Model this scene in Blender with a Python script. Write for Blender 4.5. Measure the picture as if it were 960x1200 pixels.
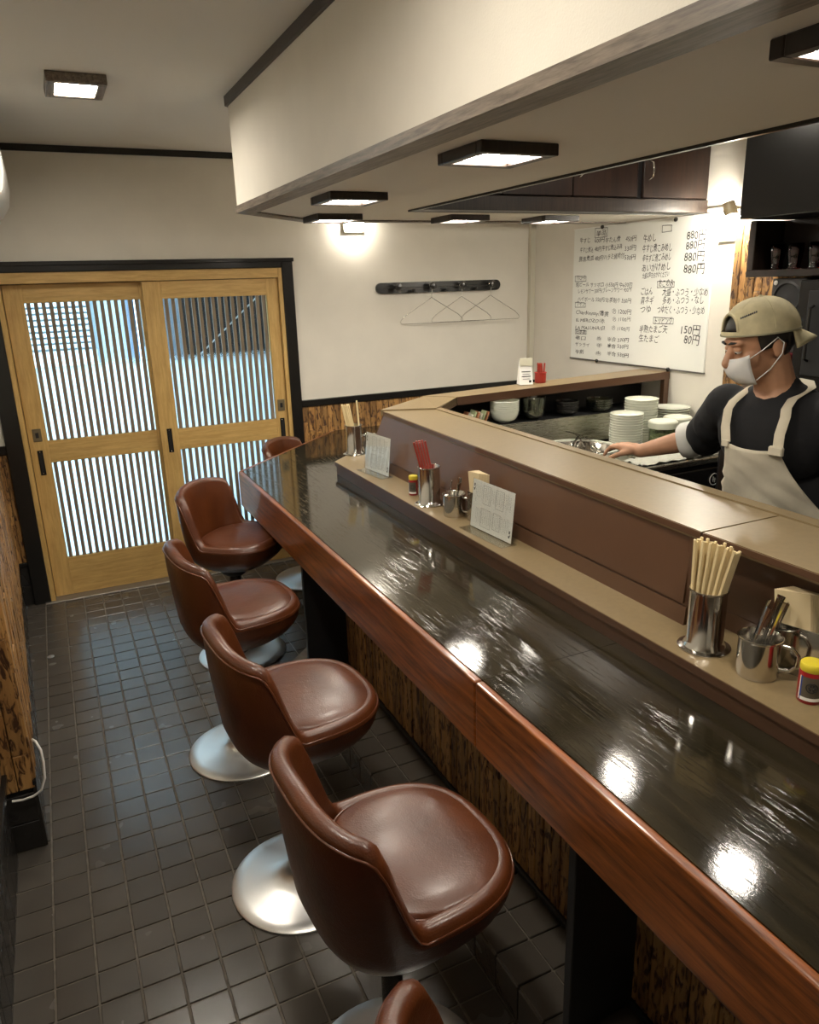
import bpy, bmesh, math, random
from mathutils import Vector, Matrix
random.seed(7)
scene = bpy.context.scene
for o in list(bpy.data.objects): bpy.data.objects.remove(o)
COL = scene.collection
PI = math.pi
def R(d): return math.radians(d)

# ------------------------------------------------------------------ camera, world, exposure
CAM_F, CAM_YAW, CAM_PITCH, CAM_ROLL = 881.3, 0.4339, 0.2959, -0.0303
CAM_POS = Vector((0.2277, -2.0466, 1.6968))
_f = Vector((math.sin(CAM_YAW), math.cos(CAM_YAW), 0)); _r = Vector((math.cos(CAM_YAW), -math.sin(CAM_YAW), 0)); _u = Vector((0, 0, 1))
_f2 = _f*math.cos(CAM_PITCH) - _u*math.sin(CAM_PITCH); _u2 = _u*math.cos(CAM_PITCH) + _f*math.sin(CAM_PITCH)
_r3 = _r*math.cos(CAM_ROLL) + _u2*math.sin(CAM_ROLL); _u3 = _u2*math.cos(CAM_ROLL) - _r*math.sin(CAM_ROLL)
cam_data = bpy.data.cameras.new('camera'); cam = bpy.data.objects.new('camera', cam_data); COL.objects.link(cam)
cam_data.sensor_fit = 'HORIZONTAL'; cam_data.sensor_width = 36; cam_data.lens = CAM_F/960*36; cam_data.clip_start = 0.02
M = Matrix((_r3, _u3, -_f2)).transposed().to_4x4(); M.translation = CAM_POS; cam.matrix_world = M
scene.camera = cam
world = bpy.data.worlds.new('sky'); scene.world = world; world.use_nodes = True
bg = world.node_tree.nodes['Background']; bg.inputs[0].default_value = (0.58, 0.83, 1.0, 1); bg.inputs[1].default_value = 5.4
vs = scene.view_settings; vs.view_transform = 'Standard'; vs.look = 'None'; vs.gamma = 1.0; vs.exposure = 0.5; vs.use_curve_mapping = False
LAMP = 62.0           # soffit fixtures
CEIL = 118.0           # aisle ceiling fixtures
LAMP_COL = (1.0, 0.925, 0.80)

# ------------------------------------------------------------------ helpers
class MB:
    def __init__(s): s.v = []; s.f = []
    def add(s, v, f):
        n = len(s.v); s.v += [tuple(p) for p in v]; s.f += [tuple(i+n for i in q) for q in f]; return s
    def box(s, x0, x1, y0, y1, z0, z1, b=0.0, m=None):
        c = Vector(((x0+x1)/2, (y0+y1)/2, (z0+z1)/2)); h = [abs(x1-x0)/2, abs(y1-y0)/2, abs(z1-z0)/2]
        b = min(b, *[q*0.45 for q in h])
        V = []; F = []
        if b <= 0:
            for k in range(8): V.append(Vector(((1 if k & 1 else -1)*h[0], (1 if k & 2 else -1)*h[1], (1 if k & 4 else -1)*h[2])))
            F = [(0, 1, 3, 2), (4, 5, 7, 6), (0, 1, 5, 4), (2, 3, 7, 6), (0, 2, 6, 4), (1, 3, 7, 5)]
        else:
            for k in range(8):
                sg = [1 if k & 1 else -1, 1 if k & 2 else -1, 1 if k & 4 else -1]
                for a in range(3): V.append(Vector([sg[i]*(h[i] if i == a else h[i]-b) for i in range(3)]))
            for a in range(3):
                p, q = 1 << ((a+1) % 3), 1 << ((a+2) % 3)
                for base in (0, 1 << a): F.append(tuple(3*(base | t)+a for t in (0, p, p | q, q)))
            for c_ in range(3):
                a, d = (c_+1) % 3, (c_+2) % 3
                for ba in (0, 1 << a):
                    for bd in (0, 1 << d):
                        k0 = ba | bd; k1 = k0 | (1 << c_); F.append((3*k0+a, 3*k1+a, 3*k1+d, 3*k0+d))
            for k in range(8): F.append((3*k, 3*k+1, 3*k+2))
        F2 = []
        for f in F:
            ctr = sum((V[i] for i in f), Vector())/len(f); n = (V[f[1]]-V[f[0]]).cross(V[f[2]]-V[f[0]])
            F2.append(f if n.dot(ctr) > 0 else tuple(reversed(f)))
        P = [p+c for p in V]
        if m: P = [m @ p for p in P]
        return s.add(P, F2)
    def prism(s, poly, z0, z1):
        n = len(poly); z0 = z0 if isinstance(z0, (list, tuple)) else [z0]*n; z1 = z1 if isinstance(z1, (list, tuple)) else [z1]*n
        V = [(p[0], p[1], z0[i]) for i, p in enumerate(poly)] + [(p[0], p[1], z1[i]) for i, p in enumerate(poly)]
        F = [tuple(range(n-1, -1, -1)), tuple(range(n, 2*n))] + [(i, (i+1) % n, n+(i+1) % n, n+i) for i in range(n)]
        return s.add(V, F)
    def lathe(s, prof, seg=32, c=(0, 0, 0), m=None):
        V = []; F = []; c = Vector(c)
        for r, z in prof:
            for k in range(seg):
                a = 2*PI*k/seg; V.append(Vector((r*math.cos(a), r*math.sin(a), z)))
        for i in range(len(prof)-1):
            for k in range(seg): F.append((i*seg+k, i*seg+(k+1) % seg, (i+1)*seg+(k+1) % seg, (i+1)*seg+k))
        if prof[0][0] > 1e-6: F.append(tuple(range(seg-1, -1, -1)))
        if prof[-1][0] > 1e-6: F.append(tuple(range((len(prof)-1)*seg, len(prof)*seg)))
        V = [(m @ p if m else p)+c for p in V]
        return s.add(V, F)
    def ring(s, prof, seg=32, c=(0, 0, 0)):      # closed profile revolved
        V = []; F = []; n = len(prof); c = Vector(c)
        for r, z in prof:
            for k in range(seg):
                a = 2*PI*k/seg; V.append(Vector((r*math.cos(a), r*math.sin(a), z))+c)
        for i in range(n):
            j = (i+1) % n
            for k in range(seg): F.append((i*seg+k, i*seg+(k+1) % seg, j*seg+(k+1) % seg, j*seg+k))
        return s.add(V, F)
    def tube(s, pts, r, seg=8, closed=False, flat=None):
        pts = [Vector(p) for p in pts]; n = len(pts); rr = r if isinstance(r, (list, tuple)) else [r]*n
        V = []; F = []; up = None
        for i, p in enumerate(pts):
            t = (pts[(i+1) % n]-pts[i-1]) if closed else (pts[min(i+1, n-1)]-pts[max(i-1, 0)])
            t.normalize()
            if up is None:
                up = Vector((0, 0, 1)) if abs(t.z) < 0.9 else Vector((1, 0, 0))
                if flat is not None: up = Vector(flat)
            up = (up - t*up.dot(t)); up.normalize(); sd = t.cross(up)
            for k in range(seg):
                a = 2*PI*k/seg; w = rr[i]
                V.append(p + sd*math.cos(a)*w + up*math.sin(a)*(w if flat is None else w*0.22))
        m_ = n if closed else n-1
        for i in range(m_):
            j = (i+1) % n
            for k in range(seg): F.append((i*seg+k, i*seg+(k+1) % seg, j*seg+(k+1) % seg, j*seg+k))
        if not closed: F += [tuple(range(seg-1, -1, -1)), tuple(range((n-1)*seg, n*seg))]
        return s.add(V, F)
    def ball(s, c, r, sc=(1, 1, 1), seg=16, rings=10, m=None):
        pr = [(max(1e-7, math.sin(PI*i/rings))*r, -math.cos(PI*i/rings)*r) for i in range(rings+1)]
        V = []; F = []; c = Vector(c)
        for q, z in pr:
            for k in range(seg):
                a = 2*PI*k/seg; p = Vector((q*math.cos(a)*sc[0], q*math.sin(a)*sc[1], z*sc[2])); V.append((m @ p if m else p)+c)
        for i in range(rings):
            for k in range(seg): F.append((i*seg+k, i*seg+(k+1) % seg, (i+1)*seg+(k+1) % seg, (i+1)*seg+k))
        return s.add(V, F)
    def capsule(s, a, b, ra, rb, seg=14):
        a = Vector(a); b = Vector(b); d = b-a; L = d.length
        q = Vector((0, 0, 1)).rotation_difference(d).to_matrix()
        pr = [(max(1e-6, ra*math.sin(t)), -ra*math.cos(t)) for t in [PI/2*i/4 for i in range(5)]] + [(max(1e-6, rb*math.cos(t)), L+rb*math.sin(t)) for t in [PI/2*i/4 for i in range(5)]]
        return s.lathe(pr, seg, a, q)
    def mesh(s, name, off=None, merge=False):
        me = bpy.data.meshes.new(name)
        v = s.v if off is None else [(p[0]-off[0], p[1]-off[1], p[2]-off[2]) for p in s.v]
        me.from_pydata(v, [], s.f); me.update()
        bm = bmesh.new(); bm.from_mesh(me)
        if merge: bmesh.ops.remove_doubles(bm, verts=bm.verts, dist=1e-5)
        bmesh.ops.recalc_face_normals(bm, faces=bm.faces); bm.to_mesh(me); bm.free()
        return me
    def build(s, name, mat, parent=None, smooth=None, merge=False, off='auto', **kw):
        if off == 'auto': off = parent['_o'] if (parent is not None and '_o' in parent) else None
        me = s.mesh(name, off, merge)
        return link(name, me, mat, parent, smooth, **kw)
def link(name, me, mat, parent=None, smooth=None, label=None, cat=None, group=None, kind=None):
    if mat is not None and not me.materials: me.materials.append(mat)
    if smooth:
        for p in me.polygons: p.use_smooth = True
        me.set_sharp_from_angle(angle=R(smooth))
    o = bpy.data.objects.new(name, me); COL.objects.link(o); o.parent = parent
    return tag(o, label, cat, group, kind)
def tag(o, label=None, cat=None, group=None, kind=None):
    if label: o['label'] = label
    if cat: o['category'] = cat
    if group: o['group'] = group
    if kind: o['kind'] = kind
    return o
WORLD = {}
def thing(name, label, cat, loc=(0, 0, 0), rotz=0, group=None, world=False, kind=None):
    o = bpy.data.objects.new(name, None); COL.objects.link(o); o.empty_display_size = 0.05
    o.location = loc; o.rotation_euler = (0, 0, rotz); tag(o, label, cat, group, kind)
    if world: WORLD[o.name] = tuple(loc)
    return o
def off(o): return WORLD.get(o.name)
def part(mb, name, mat, parent, smooth=None, **kw):
    return mb.build(name, mat, parent, smooth, off=off(parent) if parent.name in WORLD else None, **kw)
def sub(mb, name, mat, prt, root, smooth=None, **kw):      # sub-part of a world-built thing
    return mb.build(name, mat, prt, smooth, off=off(root) if root.name in WORLD else None, **kw)
def copy_tree(o, parent=None, loc=None, rotz=None, label=None, group=None):
    c = o.copy(); COL.objects.link(c); c.parent = parent
    if loc is not None: c.location = loc
    if rotz is not None: c.rotation_euler = (0, 0, rotz)
    if label: c['label'] = label
    if group: c['group'] = group
    for ch in [x for x in o.children]: copy_tree(ch, c)
    return c

# ------------------------------------------------------------------ materials
def newmat(name):
    m = bpy.data.materials.new(name); m.use_nodes = True; nt = m.node_tree
    return m, nt, nt.nodes['Principled BSDF']
def node(nt, t, **kw):
    n = nt.nodes.new(t)
    for k, v in kw.items():
        if k in n.inputs.keys(): n.inputs[k].default_value = v
        else: setattr(n, k, v)
    return n
def coords(nt, scale=(1, 1, 1), rnd=False, kind='Object'):
    tc = node(nt, 'ShaderNodeTexCoord'); mp = node(nt, 'ShaderNodeMapping'); mp.inputs['Scale'].default_value = scale
    nt.links.new(tc.outputs[kind], mp.inputs['Vector'])
    if rnd:
        oi = node(nt, 'ShaderNodeObjectInfo'); mu = node(nt, 'ShaderNodeMath', operation='MULTIPLY'); mu.inputs[1].default_value = 37.0
        nt.links.new(oi.outputs['Random'], mu.inputs[0]); nt.links.new(mu.outputs[0], mp.inputs['Location'])
    return mp.outputs[0]
def ramp(nt, fac, stops):
    r = node(nt, 'ShaderNodeValToRGB'); e = r.color_ramp.elements
    while len(e) < len(stops): e.new(0.5)
    for i, (p, c) in enumerate(stops): e[i].position = p; e[i].color = (*c, 1)
    nt.links.new(fac, r.inputs[0]); return r.outputs[0]
def simple(name, col, rough=0.5, metal=0.0, var=0.0, vscale=20, bump=0.0, bscale=60, bdist=0.002, coat=0.0, spec=0.5, stretch=(1, 1, 1), rvar=0.0):
    m, nt, b = newmat(name)
    b.inputs['Base Color'].default_value = (*col, 1); b.inputs['Roughness'].default_value = rough; b.inputs['Metallic'].default_value = metal
    b.inputs['Coat Weight'].default_value = coat; b.inputs['Coat Roughness'].default_value = 0.08; b.inputs['Specular IOR Level'].default_value = spec
    if var or bump or rvar: v = coords(nt, stretch)
    if var or rvar:
        n = node(nt, 'ShaderNodeTexNoise', Scale=vscale, Detail=5.0); nt.links.new(v, n.inputs['Vector'])
        if var:
            c = ramp(nt, n.outputs['Fac'], [(0.3, tuple(x*(1-var) for x in col)), (0.7, tuple(min(1, x*(1+var)) for x in col))]); nt.links.new(c, b.inputs['Base Color'])
        if rvar:
            mr = node(nt, 'ShaderNodeMapRange'); mr.inputs['To Min'].default_value = max(0.02, rough-rvar); mr.inputs['To Max'].default_value = rough+rvar
            nt.links.new(n.outputs['Fac'], mr.inputs['Value']); nt.links.new(mr.outputs[0], b.inputs['Roughness'])
    if bump:
        n2 = node(nt, 'ShaderNodeTexNoise', Scale=bscale, Detail=4.0); nt.links.new(v, n2.inputs['Vector'])
        bp = node(nt, 'ShaderNodeBump', Strength=bump, Distance=bdist); nt.links.new(n2.outputs['Fac'], bp.inputs['Height']); nt.links.new(bp.outputs[0], b.inputs['Normal'])
    return m
def emit(name, col, s):
    m, nt, b = newmat(name); b.inputs['Base Color'].default_value = (*col, 1); b.inputs['Emission Color'].default_value = (*col, 1); b.inputs['Emission Strength'].default_value = s
    return m
def woodm(name, dark, light, rough=0.35, stretch=(1, 1, 14), scale=9, coat=0.0, bump=0.15, rnd=False):
    m, nt, b = newmat(name); v = coords(nt, stretch, rnd)
    n = node(nt, 'ShaderNodeTexNoise', Scale=scale, Detail=6.0, Distortion=0.6); nt.links.new(v, n.inputs['Vector'])
    n2 = node(nt, 'ShaderNodeTexNoise', Scale=scale*6, Detail=3.0); nt.links.new(v, n2.inputs['Vector'])
    mx = node(nt, 'ShaderNodeMath', operation='MULTIPLY_ADD'); mx.inputs[1].default_value = 0.35; nt.links.new(n2.outputs['Fac'], mx.inputs[0]); nt.links.new(n.outputs['Fac'], mx.inputs[2])
    c = ramp(nt, mx.outputs[0], [(0.45, dark), (0.85, light)]); nt.links.new(c, b.inputs['Base Color'])
    b.inputs['Roughness'].default_value = rough; b.inputs['Coat Weight'].default_value = coat; b.inputs['Coat Roughness'].default_value = 0.1
    if bump:
        bp = node(nt, 'ShaderNodeBump', Strength=bump, Distance=0.001); nt.links.new(mx.outputs[0], bp.inputs['Height']); nt.links.new(bp.outputs[0], b.inputs['Normal'])
    return m
def barkm(name, c0, c1, c2, rough=0.6, spot=0.45):
    # rough-sawn board: fibrous grain with dark torn pits
    m, nt, b = newmat(name); v = coords(nt, (1, 1, 0.28), True)
    n = node(nt, 'ShaderNodeTexNoise', Scale=70.0, Detail=6.0, Distortion=1.0); nt.links.new(v, n.inputs['Vector'])
    v2 = coords(nt, (1, 1, 0.1), True)
    n2 = node(nt, 'ShaderNodeTexNoise', Scale=35.0, Detail=3.0); nt.links.new(v2, n2.inputs['Vector'])
    base = ramp(nt, n2.outputs['Fac'], [(0.3, c1), (0.7, c2)])
    pit = ramp(nt, n.outputs['Fac'], [(spot-0.06, (0, 0, 0)), (spot+0.05, (1, 1, 1))])
    mx = node(nt, 'ShaderNodeMix', data_type='RGBA'); nt.links.new(pit, mx.inputs['Factor']); mx.inputs['A'].default_value = (*c0, 1); nt.links.new(base, mx.inputs['B'])
    oi = node(nt, 'ShaderNodeObjectInfo'); hv = node(nt, 'ShaderNodeHueSaturation'); mr = node(nt, 'ShaderNodeMapRange'); mr.inputs['To Min'].default_value = 0.65; mr.inputs['To Max'].default_value = 1.25
    nt.links.new(oi.outputs['Random'], mr.inputs['Value']); nt.links.new(mr.outputs[0], hv.inputs['Value']); nt.links.new(mx.outputs['Result'], hv.inputs['Color'])
    nt.links.new(hv.outputs[0], b.inputs['Base Color']); b.inputs['Roughness'].default_value = rough
    bp = node(nt, 'ShaderNodeBump', Strength=0.6, Distance=0.003); nt.links.new(pit, bp.inputs['Height']); nt.links.new(bp.outputs[0], b.inputs['Normal'])
    return m
def tilem(name, col, rough=0.28):
    m, nt, b = newmat(name); v = coords(nt, (1, 1, 1), True)
    n = node(nt, 'ShaderNodeTexNoise', Scale=9.0, Detail=2.0); nt.links.new(v, n.inputs['Vector'])
    oi = node(nt, 'ShaderNodeObjectInfo'); ad = node(nt, 'ShaderNodeMath', operation='MULTIPLY_ADD'); ad.inputs[1].default_value = 0.35
    nm = node(nt, 'ShaderNodeMath', operation='MULTIPLY'); nm.inputs[1].default_value = 0.6; nt.links.new(n.outputs['Fac'], nm.inputs[0])
    nt.links.new(oi.outputs['Random'], ad.inputs[0]); nt.links.new(nm.outputs[0], ad.inputs[2])
    c = ramp(nt, ad.outputs[0], [(0.0, tuple(x*0.75 for x in col)), (1.0, tuple(x*1.3 for x in col))]); nt.links.new(c, b.inputs['Base Color'])
    mr = node(nt, 'ShaderNodeMapRange'); mr.inputs['To Min'].default_value = rough-0.03; mr.inputs['To Max'].default_value = rough+0.06
    nt.links.new(n.outputs['Fac'], mr.inputs['Value']); nt.links.new(mr.outputs[0], b.inputs['Roughness'])
    n2 = node(nt, 'ShaderNodeTexNoise', Scale=40.0, Detail=4.0); nt.links.new(v, n2.inputs['Vector'])
    bp = node(nt, 'ShaderNodeBump', Strength=0.25, Distance=0.002); nt.links.new(n2.outputs['Fac'], bp.inputs['Height']); nt.links.new(bp.outputs[0], b.inputs['Normal'])
    return m
def glassm(name, col=(1, 1, 1), rough=0.0, trans=0.85):
    m, nt, b = newmat(name); nt.nodes.remove(b); out = nt.nodes['Material Output']
    t = node(nt, 'ShaderNodeBsdfTransparent'); t.inputs[0].default_value = (*col, 1); g = node(nt, 'ShaderNodeBsdfGlossy'); g.inputs['Roughness'].default_value = max(0.01, rough)
    lw = node(nt, 'ShaderNodeLayerWeight', Blend=0.5); pw = node(nt, 'ShaderNodeMath', operation='POWER'); pw.inputs[1].default_value = 4.0; mx = node(nt, 'ShaderNodeMixShader'); ad = node(nt, 'ShaderNodeMath', operation='ADD'); ad.inputs[1].default_value = (1-trans)*0.4; ad.use_clamp = True
    nt.links.new(lw.outputs['Facing'], pw.inputs[0]); nt.links.new(pw.outputs[0], ad.inputs[0]); nt.links.new(ad.outputs[0], mx.inputs[0]); nt.links.new(t.outputs[0], mx.inputs[1]); nt.links.new(g.outputs[0], mx.inputs[2]); nt.links.new(mx.outputs[0], out.inputs[0])
    return m
def frostm(name):
    # pane: clear above, frosted film below 1.28 m (object coordinates of the pane start at the floor)
    m, nt, b = newmat(name); nt.nodes.remove(b); out = nt.nodes['Material Output']
    tc = node(nt, 'ShaderNodeTexCoord'); sx = node(nt, 'ShaderNodeSeparateXYZ'); nt.links.new(tc.outputs['Object'], sx.inputs[0])
    mr = node(nt, 'ShaderNodeMapRange'); mr.inputs['From Min'].default_value = 1.24; mr.inputs['From Max'].default_value = 1.34; nt.links.new(sx.outputs['Z'], mr.inputs['Value'])
    tl = node(nt, 'ShaderNodeBsdfTranslucent'); tl.inputs[0].default_value = (0.92, 0.97, 0.98, 1); tp = node(nt, 'ShaderNodeBsdfTransparent'); tp.inputs[0].default_value = (0.93, 0.97, 0.98, 1)
    mx = node(nt, 'ShaderNodeMixShader'); nt.links.new(mr.outputs[0], mx.inputs[0]); nt.links.new(tl.outputs[0], mx.inputs[1]); nt.links.new(tp.outputs[0], mx.inputs[2])
    g = node(nt, 'ShaderNodeBsdfGlossy'); g.inputs['Roughness'].default_value = 0.05; m2 = node(nt, 'ShaderNodeMixShader'); m2.inputs[0].default_value = 0.06
    nt.links.new(mx.outputs[0], m2.inputs[1]); nt.links.new(g.outputs[0], m2.inputs[2]); nt.links.new(m2.outputs[0], out.inputs[0])
    return m
PLASTER = simple('plaster', (0.70, 0.66, 0.58), 0.75, var=0.03, vscale=6, bump=0.35, bscale=220, bdist=0.002)
CEILM = simple('ceiling_paper', (0.66, 0.62, 0.55), 0.8, bump=0.2, bscale=180, bdist=0.0015)
SOFFM = simple('soffit_paper', (0.70, 0.66, 0.58), 0.75, bump=0.3, bscale=160, bdist=0.0015)
BLACK = simple('black_lacquer', (0.012, 0.011, 0.010), 0.25)
BLACKM = simple('black_matt', (0.010, 0.010, 0.011), 0.5)
DKWOOD = woodm('dark_brown_wood', (0.008, 0.005, 0.004), (0.026, 0.016, 0.011), 0.35, (14, 1, 1), 8)
EDGEW = woodm('weathered_edge_wood', (0.07, 0.055, 0.045), (0.22, 0.18, 0.14), 0.45, (12, 1, 12), 9)
HINOKI = woodm('pale_door_wood', (0.45, 0.28, 0.088), (0.62, 0.405, 0.145), 0.42, (6, 6, 0.6), 10)
HINOKIH = woodm('pale_door_wood_crosswise', (0.45, 0.28, 0.088), (0.62, 0.405, 0.145), 0.42, (0.6, 6, 6), 10)
SLATM = woodm('grey_brown_slat', (0.16, 0.12, 0.08), (0.26, 0.20, 0.13), 0.5, (6, 6, 0.6), 10)
BARK = barkm('cork_board', (0.060, 0.022, 0.006), (0.23, 0.105, 0.028), (0.47, 0.26, 0.085))
BARKD = BARK
GROUT = simple('grout', (0.13, 0.11, 0.085), 0.8, var=0.3, vscale=30)
TILE = tilem('dark_floor_tile', (0.074, 0.064, 0.053), 0.24)
TILEB = tilem('black_base_tile', (0.020, 0.018, 0.016), 0.25)
LEATHER = None
def leatherm():
    m, nt, b = newmat('brown_leather'); v = coords(nt)
    n = node(nt, 'ShaderNodeTexNoise', Scale=7.0, Detail=4.0); nt.links.new(v, n.inputs['Vector'])
    c = ramp(nt, n.outputs['Fac'], [(0.3, (0.060, 0.0145, 0.0036)), (0.7, (0.106, 0.028, 0.0066))]); nt.links.new(c, b.inputs['Base Color'])
    b.inputs['Roughness'].default_value = 0.36; b.inputs['Coat Weight'].default_value = 0.2; b.inputs['Coat Roughness'].default_value = 0.2
    vo = node(nt, 'ShaderNodeTexVoronoi', Scale=260.0); nt.links.new(v, vo.inputs['Vector'])
    n2 = node(nt, 'ShaderNodeTexNoise', Scale=45.0, Detail=5.0); nt.links.new(v, n2.inputs['Vector'])
    ad = node(nt, 'ShaderNodeMath', operation='MULTIPLY_ADD'); ad.inputs[1].default_value = 0.3; nt.links.new(vo.outputs['Distance'], ad.inputs[0]); nt.links.new(n2.outputs['Fac'], ad.inputs[2])
    bp = node(nt, 'ShaderNodeBump', Strength=0.5, Distance=0.002); nt.links.new(ad.outputs[0], bp.inputs['Height']); nt.links.new(bp.outputs[0], b.inputs['Normal'])
    return m
LEATHER = leatherm()
PIPING = simple('leather_piping', (0.11, 0.034, 0.014), 0.3, coat=0.3)
ALU = simple('brushed_aluminium', (0.70, 0.69, 0.67), 0.33, 0.9, rvar=0.08, vscale=30)
STEEL = simple('stainless_steel', (0.62, 0.60, 0.56), 0.12, 1.0)
STEELB = simple('brushed_steel_panel', (0.50, 0.48, 0.42), 0.28, 1.0, stretch=(1, 1, 30), rvar=0.1, vscale=20)
def countertopm():
    m, nt, b = newmat('glossy_dark_laminate'); v = coords(nt, (1, 0.06, 1))
    n = node(nt, 'ShaderNodeTexNoise', Scale=55.0, Detail=6.0); nt.links.new(v, n.inputs['Vector'])
    c = ramp(nt, n.outputs['Fac'], [(0.35, (0.012, 0.010, 0.006)), (0.75, (0.030, 0.023, 0.012))]); nt.links.new(c, b.inputs['Base Color'])
    v2 = coords(nt, (1, 1, 1)); n2 = node(nt, 'ShaderNodeTexNoise', Scale=9.0, Detail=5.0); nt.links.new(v2, n2.inputs['Vector'])
    mr = node(nt, 'ShaderNodeMapRange'); mr.inputs['To Min'].default_value = 0.03; mr.inputs['To Max'].default_value = 0.09
    nt.links.new(n2.outputs['Fac'], mr.inputs['Value']); nt.links.new(mr.outputs[0], b.inputs['Roughness'])
    b.inputs['Specular IOR Level'].default_value = 0.9
    n3 = node(nt, 'ShaderNodeTexNoise', Scale=190.0, Detail=5.0, Roughness=0.75); nt.links.new(v, n3.inputs['Vector'])
    bp = node(nt, 'ShaderNodeBump', Strength=0.26, Distance=0.0007); nt.links.new(ramp(nt, n3.outputs['Fac'], [(0.56, (0, 0, 0)), (0.74, (1, 1, 1))]), bp.inputs['Height'])
    n4 = node(nt, 'ShaderNodeTexNoise', Scale=220.0, Detail=3.0, Roughness=0.8); nt.links.new(v2, n4.inputs['Vector'])
    bp2 = node(nt, 'ShaderNodeBump', Strength=0.05, Distance=0.001); nt.links.new(n4.outputs['Fac'], bp2.inputs['Height']); nt.links.new(bp.outputs[0], bp2.inputs['Normal'])
    nt.links.new(bp2.outputs[0], b.inputs['Normal'])
    return m
CTOP = countertopm()
LIPW = woodm('red_brown_lip_wood', (0.068, 0.017, 0.004), (0.31, 0.094, 0.020), 0.3, (8, 0.5, 8), 9, coat=0.35)
BROWN = simple('brown_painted_board', (0.088, 0.043, 0.023), 0.33, var=0.08, vscale=5, bump=0.08, bscale=150, coat=0.15)
KHAKI = simple('khaki_brown_laminate', (0.195, 0.140, 0.070), 0.38, var=0.06, vscale=60, bump=0.05, bscale=240, coat=0.05)

def plank_wall(parent, origin, ud, nrm, width, z0, z1, pw, mat, seed, thick=0.012, lens=(0.22, 0.45), proud=0.004):
    # vertical boards, each its own object, butt-jointed at random heights
    rnd = random.Random(seed); ud = Vector(ud).normalized(); nrm = Vector(nrm).normalized(); n = max(1, round(width/pw)); w = width/n
    ang = math.atan2(ud.y, ud.x); k = 0
    for i in range(n):
        z = z0; first = True
        while z < z1-0.01:
            L = rnd.uniform(*lens)*(rnd.uniform(0.3, 1) if first else 1); first = False
            ze = min(z1, z+L)
            if z1-ze < 0.06: ze = z1
            t = thick+rnd.uniform(0, proud)
            mb = MB().box(-w/2+0.0012, w/2-0.0012, -0.004, t, -(ze-z)/2+0.001, (ze-z)/2-0.001, 0.002)
            me = mb.mesh('plank'); me.materials.append(mat)
            o = bpy.data.objects.new('plank', me); COL.objects.link(o); o.parent = parent
            # local +y of the board is the outward normal
            mt = Matrix.Identity(4); zc = Vector((0, 0, 1)); xx = ud if ud.cross(zc).dot(nrm) < 0 else -ud
            mt.col[0][:3] = xx; mt.col[1][:3] = nrm; mt.col[2][:3] = zc
            c = Vector(origin) + ud*(w*(i+0.5)); mt.translation = (c.x, c.y, (z+ze)/2)
            o.matrix_local = mt; k += 1; z = ze
    return k
def S(mb, name, mat, parent=None, **kw): return mb.build(name, mat, parent, kind=None if parent else 'structure', **kw)

# ------------------------------------------------------------------ floor and its tiles
WY = 2.478                                  # face of the wall with the doors
floor = S(MB().box(-0.6, 3.5, -3.3, 2.62, -0.12, -0.004), 'floor', GROUT)
tile_me = MB().box(-0.0472, 0.0472, -0.0472, 0.0472, -0.009, 0.0, 0.0014).mesh('tile'); tile_me.materials.append(TILE)
def to_px(p):
    d = Vector(p)-CAM_POS; z = d.dot(_f2)
    return (480+CAM_F*d.dot(_r3)/z, 600-CAM_F*d.dot(_u3)/z, z) if z > 0.1 else None
cells = []
for i in range(-1, 19):
    for j in range(-26, 25):
        x, y = (i+0.5)*0.1, (j+0.5)*0.1
        if i >= 10 and y < 1.1-(-(x-1.0)) and y < 1.0+(x-1.0): continue          # under the step
        q = to_px((x, y, 0)); vis = q and -20 < q[0] < 980 and -20 < q[1] < 1220
        cells.append(((1.0/q[2]) if vis else 0.0, x, y))
cells.sort(reverse=True)
rest = MB()
for n, (s, x, y) in enumerate(cells):
    if n < 296 and s > 0:
        o = bpy.data.objects.new('tile', tile_me); COL.objects.link(o); o.parent = floor; o.location = (x, y, random.uniform(-0.0008, 0.0003))
    else: rest.box(x-0.0472, x+0.0472, y-0.0472, y+0.0472, -0.009, -0.0003, 0.0014)
# narrow cut tiles between the first joint and the left wall
rest.build('tile_field', TILE, floor, kind='stuff')
S(MB().box(0.0, 1.57, 2.43, 2.62, -0.004, 0.006, 0.002), 'trim_1', simple('sill_metal', (0.30, 0.28, 0.25), 0.4, 0.7), )

# ------------------------------------------------------------------ walls
def quadwall(name, boxes, mat=PLASTER):
    mb = MB()
    for b in boxes: mb.box(*b)
    return S(mb, name, mat)
wall_far = quadwall('wall_far', [(-0.6, 0.0, WY, 2.60, 0, 2.45), (0.0, 1.56, WY, 2.60, 1.83, 2.45), (1.56, 3.45, WY, 2.60, 0, 2.45)])
wall_right = quadwall('wall_right', [(3.307, 3.45, -3.3, WY, 0, 2.45)])
wall_back = quadwall('wall_back', [(-0.6, 3.45, -3.3, -3.18, 0, 2.45)])
LWP = [(-0.101, WY), (-0.007, 0.28), (-0.095, 0.28), (-0.095, -3.18), (-0.6, -3.18), (-0.6, WY)]
LWT = [(-0.150, WY), (-0.145, -3.18), (-0.6, -3.18), (-0.6, WY)]
wl = MB().prism(LWT, 0.0, 2.45)
wall_left = S(wl, 'wall_left', PLASTER)
dado_left = S(MB().prism([(p[0]-0.012 if p[0] > -0.5 else p[0], p[1]+(0.012 if 0.2 < p[1] < 0.3 else 0)) for p in LWP], 0.0, 0.9), 'wall_dado_left', BLACKM)
ceiling = S(MB().box(-0.6, 3.45, -3.3, 2.60, 2.41, 2.50), 'ceiling', CEILM)

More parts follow.
